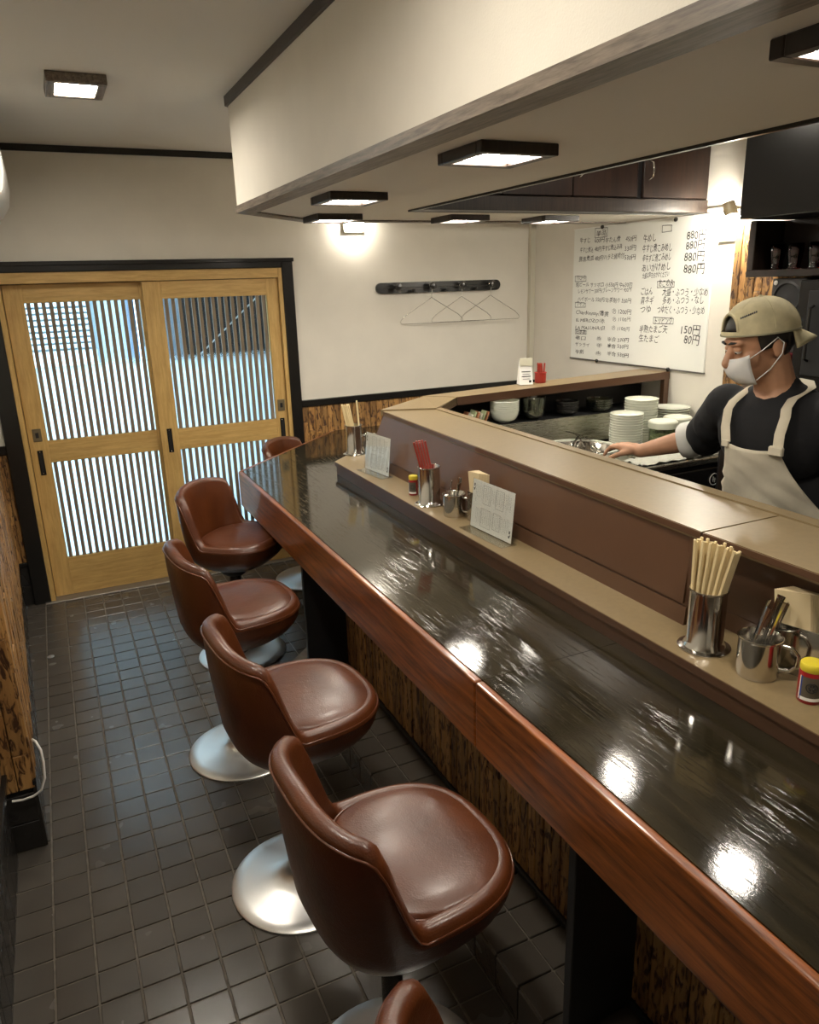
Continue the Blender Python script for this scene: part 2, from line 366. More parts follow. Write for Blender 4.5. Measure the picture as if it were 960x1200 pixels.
# left dado: cork boards above black base tiles
d1 = Vector((-0.007+0.101, 0.28-WY, 0)); L1 = d1.length; d1n = d1.normalized(); n1 = Vector((-d1n.y, d1n.x, 0))
if n1.x < 0: n1 = -n1
o1 = Vector((-0.101, WY, 0))-n1*0.012
plank_wall(dado_left, o1+d1n*0.002, d1n, n1, L1-0.004, 0.25, 0.90, 0.062, BARK, 3, lens=(0.16, 0.34), thick=0.012)
plank_wall(dado_left, (-0.107, 0.292, 0), (1, 0, 0), (0, -1, 0), 0.095, 0.22, 0.90, 0.048, BARK, 5, lens=(0.2, 0.4), thick=0.010)
plank_wall(dado_left, (-0.107, -0.9, 0), (0, 1, 0), (1, 0, 0), 1.17, 0.30, 0.90, 0.075, BARK, 8, lens=(0.2, 0.4), thick=0.010)
def base_tiles(parent, origin, ud, nrm, width, z0, z1, pw, nrow, mat=TILEB, thick=0.010):
    ud = Vector(ud).normalized(); nrm = Vector(nrm).normalized(); n = max(1, round(width/pw)); w = width/n; h = (z1-z0)/nrow
    me = MB().box(-w/2+0.002, w/2-0.002, -0.002, thick, -h/2+0.002, h/2-0.002, 0.0012).mesh('base_tile'); me.materials.append(mat)
    for i in range(n):
        for j in range(nrow):
            o = bpy.data.objects.new('base_tile', me); COL.objects.link(o); o.parent = parent
            mt = Matrix.Identity(4); zc = Vector((0, 0, 1)); xx = ud if ud.cross(zc).dot(nrm) < 0 else -ud
            mt.col[0][:3] = xx; mt.col[1][:3] = nrm; mt.col[2][:3] = zc
            c = Vector(origin)+ud*(w*(i+0.5)); mt.translation = (c.x, c.y, z0+h*(j+0.5)); o.matrix_local = mt
base_tiles(dado_left, o1, d1n, n1, L1, 0.0, 0.235, 0.1, 2)
base_tiles(dado_left, (-0.107, 0.292, 0), (1, 0, 0), (0, -1, 0), 0.098, 0.0, 0.205, 0.1, 2)
base_tiles(dado_left, (-0.107, -1.3, 0), (0, 1, 0), (1, 0, 0), 1.57, 0.0, 0.28, 0.1, 2)
S(MB().prism([(-0.111, WY), (-0.017, 0.272), (-0.007, 0.272), (-0.099, WY)], 0.235, 0.25), 'trim_2', BLACK)
S(MB().box(-0.107, -0.080, -1.3, 0.27, 0.275, 0.30, 0.003), 'trim_3', BLACK)
S(MB().prism([(-0.15, WY), (-0.06, 0.27), (0.004, 0.268), (-0.09, WY)], 0.90, 0.925), 'trim_4', BLACK)
# far wall left of the door: small cork panel, rail, base tile
pl = S(MB().box(-0.101, -0.055, WY-0.006, WY, 0.0, 0.875), 'wall_dado_door_side', BLACKM)
plank_wall(pl, (-0.104, WY-0.004, 0), (1, 0, 0), (0, -1, 0), 0.05, 0.255, 0.872, 0.025, BARK, 11, thick=0.006)
base_tiles(pl, (-0.104, WY-0.004, 0), (1, 0, 0), (0, -1, 0), 0.05, 0.0, 0.235, 0.05, 2, thick=0.006)
S(MB().box(-0.12, -0.05, WY-0.02, WY, 0.875, 0.922, 0.003), 'trim_5', BLACK)
S(MB().box(-0.10, -0.05, WY-0.02, WY, 0.235, 0.255, 0.002), 'trim_6', BLACK)
# far wall right of the door
pr_ = S(MB().box(1.60, 3.30, WY-0.004, WY, 0.3, 0.975), 'wall_dado_far', BLACKM)
plank_wall(pr_, (1.60, WY-0.004, 0), (1, 0, 0), (0, -1, 0), 1.3, 0.60, 0.973, 0.042, BARK, 21, lens=(0.10, 0.26), thick=0.008)
S(MB().box(1.60, 3.307, WY-0.025, WY, 0.975, 1.017, 0.003), 'trim_7', BLACK)
S(MB().box(3.285, 3.307, 1.37, WY, 0.975, 1.017, 0.003), 'trim_8', BLACK)
S(MB().box(-0.15, 3.307, WY-0.02, WY, 2.378, 2.41, 0.003), 'trim_9', BLACK)
# corner post strip between far and right wall
S(MB().box(3.270, 3.307, WY-0.035, WY, 1.017, 2.378, 0.002), 'trim_10', simple('corner_strip', (0.55, 0.52, 0.42), 0.6))

# ------------------------------------------------------------------ door surround and sliding doors
fr = MB()
fr.box(-0.055, 0.03, WY-0.03, WY+0.10, 0.0, 1.855, 0.004); fr.box(1.535, 1.602, WY-0.03, WY+0.10, 0.0, 1.855, 0.004); fr.box(0.03, 1.535, WY-0.03, WY+0.10, 1.803, 1.855, 0.004)
fr.box(-0.062, 1.609, WY-0.036, WY-0.02, 1.835, 1.857, 0.003)
S(fr, 'trim_11', BLACK)
S(MB().box(0.04, 0.075, WY+0.070, WY+0.085, 0, 1.803).box(1.49, 1.53, WY+0.070, WY+0.085, 0, 1.803).box(0.04, 1.53, WY+0.070, WY+0.085, 1.728, 1.803), 'light_leak_stop', BLACKM)  # strips added behind the leaves to block light leaking past the frame
yf = MB()
yf.box(0.03, 0.055, WY-0.022, WY+0.09, 0.0, 1.803, 0.002); yf.box(1.51, 1.535, WY-0.022, WY+0.09, 0.0, 1.803, 0.002)
S(yf, 'trim_12', HINOKI)
S(MB().box(0.055, 1.51, WY-0.022, WY+0.09, 1.748, 1.803, 0.002), 'trim_13', HINOKIH)
FROST = frostm('frosted_lower_glass')
IRON = simple('blackened_iron', (0.02, 0.018, 0.016), 0.4, 0.6)
def sliding_door(name, x0, x1, y, xs0, xs1, label, handles):
    d = thing(name, label, 'door', (x0, y, 0), kind='structure', world=True)
    t = 0.030
    for a, b in ((x0, xs0), (xs1, x1)): part(MB().box(a, b, y, y+t, 0.006, 1.745, 0.002), 'stile', HINOKI, d)
    for a, b in ((1.651, 1.745), (0.795, 0.918), (0.006, 0.232)): part(MB().box(xs0, xs1, y+0.001, y+t-0.001, a, b, 0.0015), 'rail', HINOKIH, d)
    for a, b in ((0.918, 1.651), (0.232, 0.795)):
        n = 16; p = (xs1-xs0)/n
        for i in range(n):
            c = xs0+p*(i+0.5); part(MB().box(c-0.0098, c+0.0098, y+0.004, y+0.020, a-0.004, b+0.004, 0.0015), 'slat', SLATM, d)
        part(MB().box(xs0-0.005, xs1+0.005, y+0.022, y+0.025, a-0.005, b+0.005), 'pane', FROST, d)
    for (hx, z) in handles:
        pb = part(MB().box(hx-0.014, hx+0.014, y-0.004, y+0.002, z-0.07, z+0.07, 0.003), 'finger_pull', IRON, d)
        sub(MB().box(hx-0.007, hx+0.007, y-0.0055, y-0.003, z-0.055, z+0.055, 0.002), 'recess', BLACKM, pb, d)
        for dz in (-0.06, 0.06): sub(MB().ball((hx, y-0.004, z+dz), 0.004, (1, 0.5, 1), 8, 5), 'nail', STEEL, pb, d)
    return d
dl = sliding_door('door_1', 0.058, 0.80, WY+0.036, 0.152, 0.731, 'pale wooden sliding door leaf beside the cork wall, set behind the other leaf', [(0.104, 0.80)])
drt = sliding_door('door_2', 0.745, 1.508, WY-0.004, 0.847, 1.438, 'pale wooden sliding door leaf next to the counter, in front of the other leaf', [(0.796, 0.855), (1.474, 0.85)])
for d, x, z in ((dl, 0.104, 0.955), (drt, 1.474, 1.0)):
    y = WY+0.036 if d is dl else WY-0.004
    lk = part(MB().box(x-0.022, x+0.022, y-0.006, y+0.002, z-0.035, z+0.035, 0.003), 'lock_plate', simple('aged_brass', (0.22, 0.18, 0.11), 0.45, 0.7), d)
    sub(MB().box(x-0.008, x+0.008, y-0.009, y-0.005, z-0.014, z+0.014, 0.002), 'keyhole', BLACKM, lk, d)

# ------------------------------------------------------------------ soffit over the counter
SOFP = [(1.005, -3.18), (1.005, 1.20), (1.425, 1.62), (3.307, 1.62), (3.307, 1.05), (1.712, 1.05), (1.712, -3.18)]
soffit = S(MB().prism(SOFP, 2.003, 2.41), 'soffit', PLASTER)
S(MB().prism(SOFP, 1.992, 2.003), 'soffit_underside', SOFFM)
def strip(path, w, z0, z1):
    # band of width w on the inner side of an open path (left turn = outside)
    mb = MB(); n = len(path); P = [Vector((p[0], p[1], 0)) for p in path]; offp = []
    for i in range(n):
        d0 = (P[i]-P[i-1]).normalized() if i else (P[1]-P[0]).normalized(); d1_ = (P[i+1]-P[i]).normalized() if i < n-1 else d0
        nn = Vector((d0.y, -d0.x, 0))+Vector((d1_.y, -d1_.x, 0)); nn.normalize(); k = 1/max(0.3, nn.dot(Vector((d0.y, -d0.x, 0)))); offp.append(P[i]+nn*w*k)
    for i in range(n-1): mb.prism([P[i][:2], P[i+1][:2], offp[i+1][:2], offp[i][:2]], z0, z1)
    return mb
OUT = [(1.000, -3.18), (1.000, 1.203), (1.422, 1.625), (3.307, 1.625)]
S(strip(OUT, 0.075, 1.985, 2.012), 'trim_14', EDGEW)
S(strip([(0.993, -3.18), (0.993, 1.206), (1.420, 1.632), (3.307, 1.632)], 0.03, 2.375, 2.41), 'trim_15', simple('dark_grey_trim', (0.045, 0.038, 0.032), 0.4))
S(strip([(3.307, 1.055), (1.700, 1.055), (1.700, -3.18)], -0.014, 1.984, 2.012), 'trim_16', BLACK)
# ------------------------------------------------------------------ tiled step along the counter
STP = [(1.0, -3.1), (1.0, 0.92), (1.20, 1.12), (1.204, 1.12), (1.204, -3.1)]
step = S(MB().prism([(1.009, -3.1), (1.009, 0.92), (1.204, 1.115), (1.204, -3.1)], -0.003, 0.103), 'floor_step', GROUT)
st_top = MB().box(-0.047, 0.047, -0.047, 0.047, -0.009, 0.0, 0.0014).mesh('tile'); st_top.materials.append(TILE)
st_rise = MB().box(-0.0, 0.010, -0.047, 0.047, -0.05, 0.052, 0.0014).mesh('riser_tile'); st_rise.materials.append(TILE)
rest = MB()
for j in range(-31, 10):
    y = j*0.1+0.0457
    for i in (0, 1):
        if j == 9 and i == 0: continue
        if j >= -14:
            o = bpy.data.objects.new('tile', st_top); COL.objects.link(o); o.parent = step; o.location = (1.05+0.1*i+0.001, y, 0.11)
        else: rest.box(1.004+0.1*i, 1.098+0.1*i, y-0.047, y+0.047, 0.101, 0.11, 0.0014)
    if j < 9:
        if j >= -14:
            o = bpy.data.objects.new('riser_tile', st_rise); COL.objects.link(o); o.parent = step; o.location = (0.999, y, 0.052)
        else: rest.box(0.999, 1.009, y-0.047, y+0.047, 0.002, 0.104, 0.0014)
rest.build('tile_field', TILE, step, kind='stuff')

# ------------------------------------------------------------------ the bar counter
bar = thing('bar_counter', 'long bar counter with glossy dark top, red-brown wooden lip and raised brown shelf', 'counter', (1.10, -0.2, 0), world=True)
YN = -3.0; YJ = -0.70
inner = [(3.30, 2.46), (3.30, 1.38), (2.02, 1.40), (1.64, 1.27), (1.60, YJ)]
part(MB().prism([(1.027, YJ+0.0006), (1.027, 1.671), (1.816, 2.46), (3.30, 2.46), (3.30, 1.38), (2.02, 1.40), (1.64, 1.27), (1.60, YJ+0.0006)], 0.775, 0.808), 'counter_top', CTOP, bar)
part(MB().prism([(1.027, YN), (1.027, YJ-0.0006), (1.60, YJ-0.0006), (1.60, YN)], 0.775, 0.808), 'counter_top', CTOP, bar)
lip = MB().prism([(1.005, YJ+0.0008), (1.005, 1.680), (1.027, 1.671), (1.027, YJ+0.0008)], 0.630, 0.8085)
me = part(lip, 'front_lip', LIPW, bar)
part(MB().prism([(1.005, YN), (1.005, YJ-0.0008), (1.027, YJ-0.0008), (1.027, YN)], 0.630, 0.8085), 'front_lip', LIPW, bar)
part(MB().prism([(1.005, 1.680), (1.785, 2.46), (1.816, 2.46), (1.027, 1.671)], 0.630, 0.8085), 'front_lip', LIPW, bar)
for o in [o for o in bar.children if o.name.startswith('front_lip')]:
    bv = o.modifiers.new('round', 'BEVEL'); bv.width = 0.006; bv.segments = 3; bv.limit_method = 'ANGLE'
part(MB().prism([(1.027, YN), (1.027, 1.66), (1.80, 2.43), (1.85, 2.43), (1.10, 1.66), (1.10, YN)], 0.74, 0.775), 'under_rail', BLACKM, bar)
for y in (0.752, -1.046, -2.6):
    part(MB().box(1.03, 1.206, y-0.012, y+0.012, 0.11 if y < 0.7 else 0.11, 0.775, 0.002), 'leg', BLACKM, bar)
part(MB().prism([(1.216, YN), (1.216, 1.10), (1.85, 1.72), (1.85, 2.46), (1.90, 2.46), (1.90, 1.70), (1.24, 1.08), (1.24, YN)], 0.0, 0.775), 'front_panel', BLACKM, bar)
fp = [o for o in bar.children if o.name.startswith('front_panel')][0]
oo = Vector(bar.location)
plank_wall(fp, (1.216-oo.x, -1.9-oo.y, 0), (0, 1, 0), (-1, 0, 0), 3.0, 0.128, 0.772, 0.036, BARKD, 31, thick=0.010, lens=(0.7, 0.9), proud=0.005)
part(MB().box(1.196, 1.216, YN, 1.09, 0.11, 0.128, 0.003), 'skirting', BLACKM, bar)
# condiment ledge
LP = [(1.420, YN), (1.420, 1.360), (1.62, 1.56), (1.90, 1.84), (2.02, 1.72), (1.66, 1.26), (1.66, YN)]
part(MB().prism(LP, 0.808, 0.850), 'ledge_front', BROWN, bar)
part(MB().prism([(1.412, YN), (1.412, 1.363), (1.615, 1.566), (1.892, 1.845), (2.02, 1.72), (1.66, 1.26), (1.66, YN)], 0.850, 0.870), 'ledge_top', BROWN, bar)
part(MB().prism([(1.4135, YN), (1.4135, 1.362), (1.615, 1.564), (1.892, 1.842), (2.02, 1.72), (1.66, 1.26), (1.66, YN)], 0.8695, 0.8715), 'ledge_surface', KHAKI, bar)
# leaning riser between ledge and shelf
def rf(y): return 1.548+max(0, y+0.8)*(0.070/2.01)          # shelf front line
def quadpanel(mb, a0, a1, b0, b1, t=0.012):            # slab between lower edge a0-a1 and upper edge b0-b1
    a0, a1, b0, b1 = map(Vector, (a0, a1, b0, b1)); n = (a1-a0).cross(b0-a0).normalized()
    if n.x > 0: n = -n
    k = 16; V = []; F = []
    for q in range(k+1):
        lo_, hi_ = a0.lerp(a1, q/k), b0.lerp(b1, q/k); V += [lo_, hi_, lo_-n*t, hi_-n*t]
    for q in range(k):
        c0, c1 = 4*q, 4*q+4
        F += [(c0, c1, c1+1, c0+1), (c0+2, c1+2, c1+3, c0+3), (c0, c1, c1+2, c0+2), (c0+1, c1+1, c1+3, c0+3)]
    F += [(0, 1, 3, 2), (4*k, 4*k+1, 4*k+3, 4*k+2)]
    return mb.add(V, F)
ML = (1.548, 1.262); MT = (rf(1.215)+0.012, 1.225)
YM = -0.8
for (ya, xa0, xa1), (yb, xb0, xb1) in (((YN, 1.612, 1.612), (YM, 1.612, 1.612)), ((YM, 1.537, 1.542), (ML[1], ML[0], ML[0]+0.004))):
    part(quadpanel(MB(), (xa0, ya, 0.870), (xb0, yb, 0.870), (xa1, ya, 0.918), (xb1, yb, 0.918)), 'riser_base', BROWN, bar, 40)
part(quadpanel(MB(), (1.614, YN, 0.918), (1.614, YM, 0.918), (1.614, YN, 1.098), (1.614, YM, 1.098)), 'riser_back', BROWN, bar, 40)
part(MB().box(1.548, 1.626, YM-0.004, YM+0.012, 0.870, 1.098, 0.002), 'riser_return', BROWN, bar)
part(quadpanel(MB(), (1.545, YM, 0.918), (ML[0]+0.007, ML[1]-0.005, 0.918), (rf(YM)+0.014, YM, 1.112), (MT[0], MT[1], 1.112)), 'riser_back', BROWN, bar, 40)
def rx(y, z, o):                                       # front plane of riser_back
    u = (y-YM)/(ML[1]-YM); b0 = 1.545+(ML[0]+0.007-1.545)*u; t0 = rf(YM)+0.014+(MT[0]-rf(YM)-0.014)*u
    return b0+(t0-b0)*(z-0.918)/(1.112-0.918)-o
for ya, yb in ((-0.790, 1.215),):
    part(quadpanel(MB(), (rx(ya, 0.926, 0.006), ya, 0.926), (rx(yb, 0.926, 0.006), yb, 0.926), (rx(ya, 1.098, 0.006), ya, 1.098), (rx(yb, 1.098, 0.006), yb-0.02, 1.098), 0.010), 'riser_panel', BROWN, bar, 40)
part(quadpanel(MB(), (ML[0], ML[1], 0.870), (1.855, 1.415, 0.870), (MT[0]-0.006, MT[1]+0.006, 1.100), (1.905, 1.368, 1.118)), 'riser_panel', BROWN, bar, 40)
# raised shelf: near run, corner piece, far run
rb = lambda y: 1.838+(y+0.9)*0.016                      # outer back
rs = lambda y: 1.800+(y+0.8)*0.022                      # seam before the back lip
YB = -0.825
def shelf_slab(y0, y1, name):
    part(MB().prism([(rf(y0), y0), (rf(y1), y1), (rs(y1), y1-(0.10 if y1 > 1 else 0)), (rs(y0), y0)], 1.096, 1.119), name, KHAKI, bar)
    part(MB().prism([(rf(y0)-0.003, y0), (rf(y1)-0.003, y1), (rf(y1)+0.004, y1), (rf(y0)+0.004, y0)], 1.102, 1.117), 'shelf_edge', BROWN, bar)
shelf_slab(YB+0.003, 1.212, 'shelf_board'); shelf_slab(YN, YB-0.003, 'shelf_board')
part(MB().prism([(rs(YN)+0.003, YN), (rs(1.1)+0.003, 1.108), (rb(1.13)+0.01, 1.142), (rb(YN), YN)], 1.090, 1.123), 'shelf_back_lip', KHAKI, bar)
part(MB().prism([(rs(YN), YN), (rs(1.1), 1.10), (rb(1.1), 1.10), (rb(YN), YN)], 0.85, 1.090), 'shelf_back_board', BLACKM, bar)
CP = [(1.607, 1.219), (1.905, 1.36), (2.010, 1.205), (rb(1.13)+0.012, 1.130), (rs(1.1)+0.004, 1.112)]
part(MB().prism(CP, [1.098, 1.118, 1.122, 1.096, 1.096], [1.126, 1.148, 1.152, 1.126, 1.126]), 'corner_board', KHAKI, bar)
part(MB().prism([CP[2], CP[3], (CP[3][0]-0.012, CP[3][1]+0.012), (CP[2][0]-0.012, CP[2][1]+0.012)], [1.112, 1.090, 1.090, 1.112], [1.1515, 1.1255, 1.1255, 1.1515]), 'corner_edge', BROWN, bar)
part(MB().prism([(1.908, 1.362), (3.305, 1.366), (3.305, 1.132), (2.013, 1.203)], [1.118, 1.152, 1.158, 1.122], [1.149, 1.182, 1.188, 1.153]), 'far_shelf_board', KHAKI, bar)
part(MB().prism([(2.013, 1.203), (3.305, 1.132), (3.305, 1.126), (2.010, 1.197)], [1.112, 1.148, 1.148, 1.112], [1.1525, 1.1875, 1.1875, 1.1525]), 'far_shelf_edge', BROWN, bar)
part(MB().box(3.27, 3.305, 1.128, 1.16, 0.85, 1.155, 0.002), 'far_end_post', BROWN, bar)
part(MB().box(1.90, 3.305, 1.345, 1.365, 0.81, 1.125), 'far_back_board', BLACKM, bar)
part(MB().prism([(1.95, 1.150), (3.27, 1.118), (3.27, 1.35), (1.90, 1.35)], 0.985, 1.0), 'inner_shelf', BLACKM, bar)
part(MB().prism([(1.95, 1.142), (3.27, 1.110), (3.27, 1.118), (1.95, 1.150)], 0.86, 1.002), 'steel_fascia', STEELB, bar)

# ------------------------------------------------------------------ stools
def sm(a, b, x): t = min(1, max(0, (x-a)/(b-a))); return t*t*(3-2*t)
def stool_rad(a, grow=0.0):
    c, s_ = math.cos(a), math.sin(a); e = 2.7
    rx = 0.2396 if c > 0 else 0.1745; ry = 0.207
    return (abs(c/rx)**e+abs(s_/ry)**e)**(-1/e)+grow
def rimh(a):
    ph = abs(math.degrees(math.atan2(math.sin(a-PI), math.cos(a-PI))))     # 0 at the back
    return 0.239*(1-0.20*(ph/75)**2 if ph < 130 else 0.5)*(1-sm(57, 82, ph))
ZS, ZB = 0.602, 0.442
def shell_mesh():
    seg = 72; rows = []
    def row(fr_, fz): rows.append([Vector((fr_(a)*math.cos(a), fr_(a)*math.sin(a), fz(a))) for a in [2*PI*k/seg for k in range(seg)]])
    row(lambda a: 0.05, lambda a: ZB)
    for i in range(1, 9):
        t = i/8*PI/2
        row(lambda a, t=t: 0.05+(stool_rad(a)-0.05)*math.sin(t), lambda a, t=t: ZB+(ZS-0.025-ZB)*(t/(PI/2))**1.38)
    for i in range(1, 6):
        q = i/5
        row(lambda a, q=q: stool_rad(a)*(1+0.02*math.sin(q*PI)+0.119*q*(rimh(a)/0.239)), lambda a, q=q: ZS-0.025+(rimh(a)+0.018)*q)
    for i in range(1, 6):                                # rolled rim
        t = PI*i/6; w = 0.020
        row(lambda a, t=t: stool_rad(a)*(1+0.119*(rimh(a)/0.239))-w*(1-math.cos(t)), lambda a, t=t: ZS-0.007+rimh(a)+w*math.sin(t))
    for i in range(0, 5):
        q = i/4
        row(lambda a, q=q: stool_rad(a)*(1+0.119*(rimh(a)/0.239)*(1-q))-0.040-0.004*q*(rimh(a) > 0.02), lambda a, q=q: ZS-0.007+rimh(a)*(1-q)-0.012*q)
    row(lambda a: stool_rad(a)*0.5, lambda a: ZS-0.022)
    row(lambda a: 0.0005, lambda a: ZS-0.022)
    mb = MB(); V = [p for r in rows for p in r]; F = []
    for i in range(len(rows)-1):
        for k in range(seg): F.append((i*seg+k, i*seg+(k+1) % seg, (i+1)*seg+(k+1) % seg, (i+1)*seg+k))
    F.append(tuple(range(seg-1, -1, -1)))
    return mb.add(V, F)
def cush_rad(a):
    c, s_ = math.cos(a), math.sin(a); e = 2.8; rx = 0.192 if c > 0 else 0.140; ry = 0.184-0.040*sm(0.1, -0.9, c)
    return (abs(c/rx)**e+abs(s_/ry)**e)**(-1/e)
def cushion_mesh():
    seg = 56; mb = MB(); V = []; F = []; prof = [(0.95, -0.03), (0.985, -0.010), (1.0, 0.000), (0.985, 0.008), (0.93, 0.013), (0.75, 0.019), (0.5, 0.023), (0.25, 0.025), (0.002, 0.025)]
    for f, z in prof:
        for k in range(seg):
            a = 2*PI*k/seg; r = cush_rad(a)*f; V.append((0.030+r*math.cos(a), r*math.sin(a), ZS+z))
    for i in range(len(prof)-1):
        for k in range(seg): F.append((i*seg+k, i*seg+(k+1) % seg, (i+1)*seg+(k+1) % seg, (i+1)*seg+k))
    F.append(tuple(range(seg-1, -1, -1)))
    return mb.add(V, F)
STOOLG = 'brown leather stools along the counter'
def make_stool(label):
    t = thing('bar_stool', label, 'stool', (0, 0, 0), 0, STOOLG)
    b = MB().lathe([(0.206, 0.0), (0.208, 0.006), (0.203, 0.010), (0.17, 0.0135), (0.13, 0.018), (0.095, 0.0235), (0.068, 0.031), (0.050, 0.042), (0.040, 0.058), (0.034, 0.078), (0.031, 0.100), (0.0005, 0.100)], 56)
    part(b, 'base', ALU, t, 50)
    part(MB().lathe([(0.023, 0.09), (0.023, 0.36), (0.027, 0.36), (0.027, 0.43), (0.0005, 0.43)], 24), 'stem', BLACK, t, 40)
    part(MB().lathe([(0.045, 0.415), (0.062, 0.430), (0.070, 0.452), (0.0005, 0.452)], 24), 'mount', BLACKM, t, 40)
    sh = part(shell_mesh(), 'shell', LEATHER, t, 80)
    pts = [((stool_rad(a)*(1+0.119*(rimh(a)/0.239))+0.001)*math.cos(a), (stool_rad(a)*(1+0.119*(rimh(a)/0.239))+0.001)*math.sin(a), ZS-0.010+rimh(a)) for a in [2*PI*k/96 for k in range(96)]]
    sub(MB().tube(pts, 0.0028, 6, True), 'piping', PIPING, sh, t, 60)
    cu = part(cushion_mesh(), 'cushion', LEATHER, t, 60)
    pts = [(0.030+(cush_rad(a)+0.002)*math.cos(a), (cush_rad(a)+0.002)*math.sin(a), ZS+0.004) for a in [2*PI*k/80 for k in range(80)]]
    sub(MB().tube(pts, 0.003, 6, True), 'piping', PIPING, cu, t, 60)
    return t
stool0 = make_stool('brown leather tub stool in front of the sliding doors, its backrest towards the doors')
stool0.location = (0.865, 1.300, 0); stool0.rotation_euler = (0, 0, R(-42))
copy_tree(stool0, None, (0.684, 0.510, 0), R(4), 'brown leather tub stool, second from the sliding doors along the aisle')
copy_tree(stool0, None, (0.680, -0.230, 0), R(4), 'brown leather tub stool, third from the sliding doors along the aisle')
copy_tree(stool0, None, (0.6844, -0.903, 0), R(3.8), 'brown leather tub stool, fourth from the sliding doors along the aisle')
copy_tree(stool0, None, (0.618, -1.548, 0), R(-10), 'brown leather tub stool, fifth from the sliding doors along the aisle')
copy_tree(stool0, None, (1.464, 2.081, 0), R(-45), 'brown leather tub stool tucked under the angled counter end by the wall')

# ------------------------------------------------------------------ light fixtures
DIFF = emit('lamp_diffuser', LAMP_COL, LAMP); DIFFC = emit('ceiling_lamp_diffuser', LAMP_COL, CEIL); DIFFK = emit('kitchen_lamp_diffuser', LAMP_COL, 150.0)
def fixture(name, label, loc, wx, wy, drop, dm, group, frame_mat=DKWOOD, wall=0.024):
    t = thing(name, label, 'light fixture', loc, 0, group)
    mb = MB(); hx, hy = wx/2, wy/2
    mb.box(-hx, hx, -hy, -hy+wall, -drop, 0, 0.002); mb.box(-hx, hx, hy-wall, hy, -drop, 0, 0.002)
    mb.box(-hx, -hx+wall, -hy+wall, hy-wall, -drop, 0, 0.002); mb.box(hx-wall, hx, -hy+wall, hy-wall, -drop, 0, 0.002)
    part(mb, 'frame', frame_mat, t)
    part(MB().box(-hx+wall, hx-wall, -hy+wall, hy-wall, -drop*0.6, -drop*0.3), 'diffuser', dm, t)
    return t
SG = 'square lamps under the soffit'
SL = 'square dark-framed lamp under the soffit edge above the counter'
for (x, y), SL in zip(((1.245, 0.57), (1.255, -0.38), (1.26, -1.33)), ('square dark-framed lamp under the soffit, next after the one at its angled corner', 'square dark-framed lamp under the soffit, second after the one at its angled corner', 'square dark-framed lamp under the soffit, third after the one at its angled corner')):
    fixture('soffit_lamp', SL, (x, y, 1.992), 0.208, 0.208, 0.026, DIFF, SG)
fixture('soffit_lamp', 'square dark-framed lamp at the angled corner of the soffit', (1.46, 1.335, 1.992), 0.208, 0.208, 0.026, DIFF, SG)
for x, SL in ((2.10, 'square dark-framed lamp under the far run of the soffit, beside its angled corner'), (2.62, 'square dark-framed lamp under the far run of the soffit, next to the menu whiteboard')): fixture('soffit_lamp', SL, (x, 1.32, 1.992), 0.208, 0.208, 0.026, DIFF, SG)
fixture('ceiling_lamp', 'rectangular brown-framed lamp on the ceiling between door and soffit', (0.453, 1.14, 2.41), 0.195, 0.245, 0.032, DIFFC, 'aisle ceiling lamps', EDGEW, 0.03)
fixture('ceiling_lamp_offscreen', 'rectangular brown-framed ceiling lamp over the aisle, away from the door', (0.453, -0.9, 2.41), 0.195, 0.245, 0.032, DIFFC, 'aisle ceiling lamps', EDGEW, 0.03)
# small wall lamp on the far wall
wlamp = thing('wall_lamp', 'small square white wall lamp beside the coat rack', 'light fixture', (2.0, WY, 2.035), world=True)
part(MB().box(1.935, 2.065, WY-0.03, WY, 1.995, 2.07, 0.003), 'housing', simple('lamp_housing', (0.5, 0.48, 0.4), 0.4), wlamp)
part(MB().box(1.945, 2.055, WY-0.060, WY-0.03, 2.008, 2.062, 0.004), 'diffuser', emit('wall_lamp_diffuser', LAMP_COL, 110.0), wlamp)

for i, y in enumerate((0.52, -0.22)):          # known from their mirror images in the counter top
    fixture('kitchen_lamp_offscreen', ('rectangular lamp on the kitchen ceiling above the bench refrigerator', 'rectangular lamp on the kitchen ceiling above the cook')[i], (2.57, y, 2.41), 0.15, 0.18, 0.030, DIFFK, 'kitchen ceiling lamps', EDGEW, 0.03)
# ------------------------------------------------------------------ things on the condiment ledge
LZ = 0.8716
PALE = woodm('pale_chopstick_wood', (0.62, 0.47, 0.24), (0.80, 0.66, 0.38), 0.5, (8, 8, 0.4), 20, rnd=True)
REDP = simple('red_lacquer_stick', (0.34, 0.045, 0.030), 0.3, coat=0.2)
WHITE = simple('white_card', (0.88, 0.87, 0.84), 0.5)
INK = simple('black_ink', (0.015, 0.015, 0.017), 0.6)
ACRYL = glassm('clear_acrylic', (0.93, 0.94, 0.93), 0.0, 0.9)
def cup_profile(r, h, t=0.0015, flange=None):
    p = []
    if flange: p += [(flange, 0.0), (flange+0.001, 0.003), (flange*0.9, 0.006), (flange*0.82, 0.0065), (r+0.004, 0.012), (r, 0.018)]
    else: p += [(r*0.94, 0.0), (r*0.985, 0.003), (r, 0.008)]
    p += [(r, h-0.006), (r+0.003, h-0.003), (r+0.003, h-0.001), (r+0.001, h), (r-t, h-0.003), (r-t, 0.012), (0.0005, 0.012)]
    return p
def chop_holder(label, x, y, h):
    t = thing('chopstick_holder', label, 'chopstick holder', (x, y, LZ))
    part(MB().lathe(cup_profile(0.041, h, 0.0015, 0.058), 40), 'cup', STEEL, t, 40)
    return t
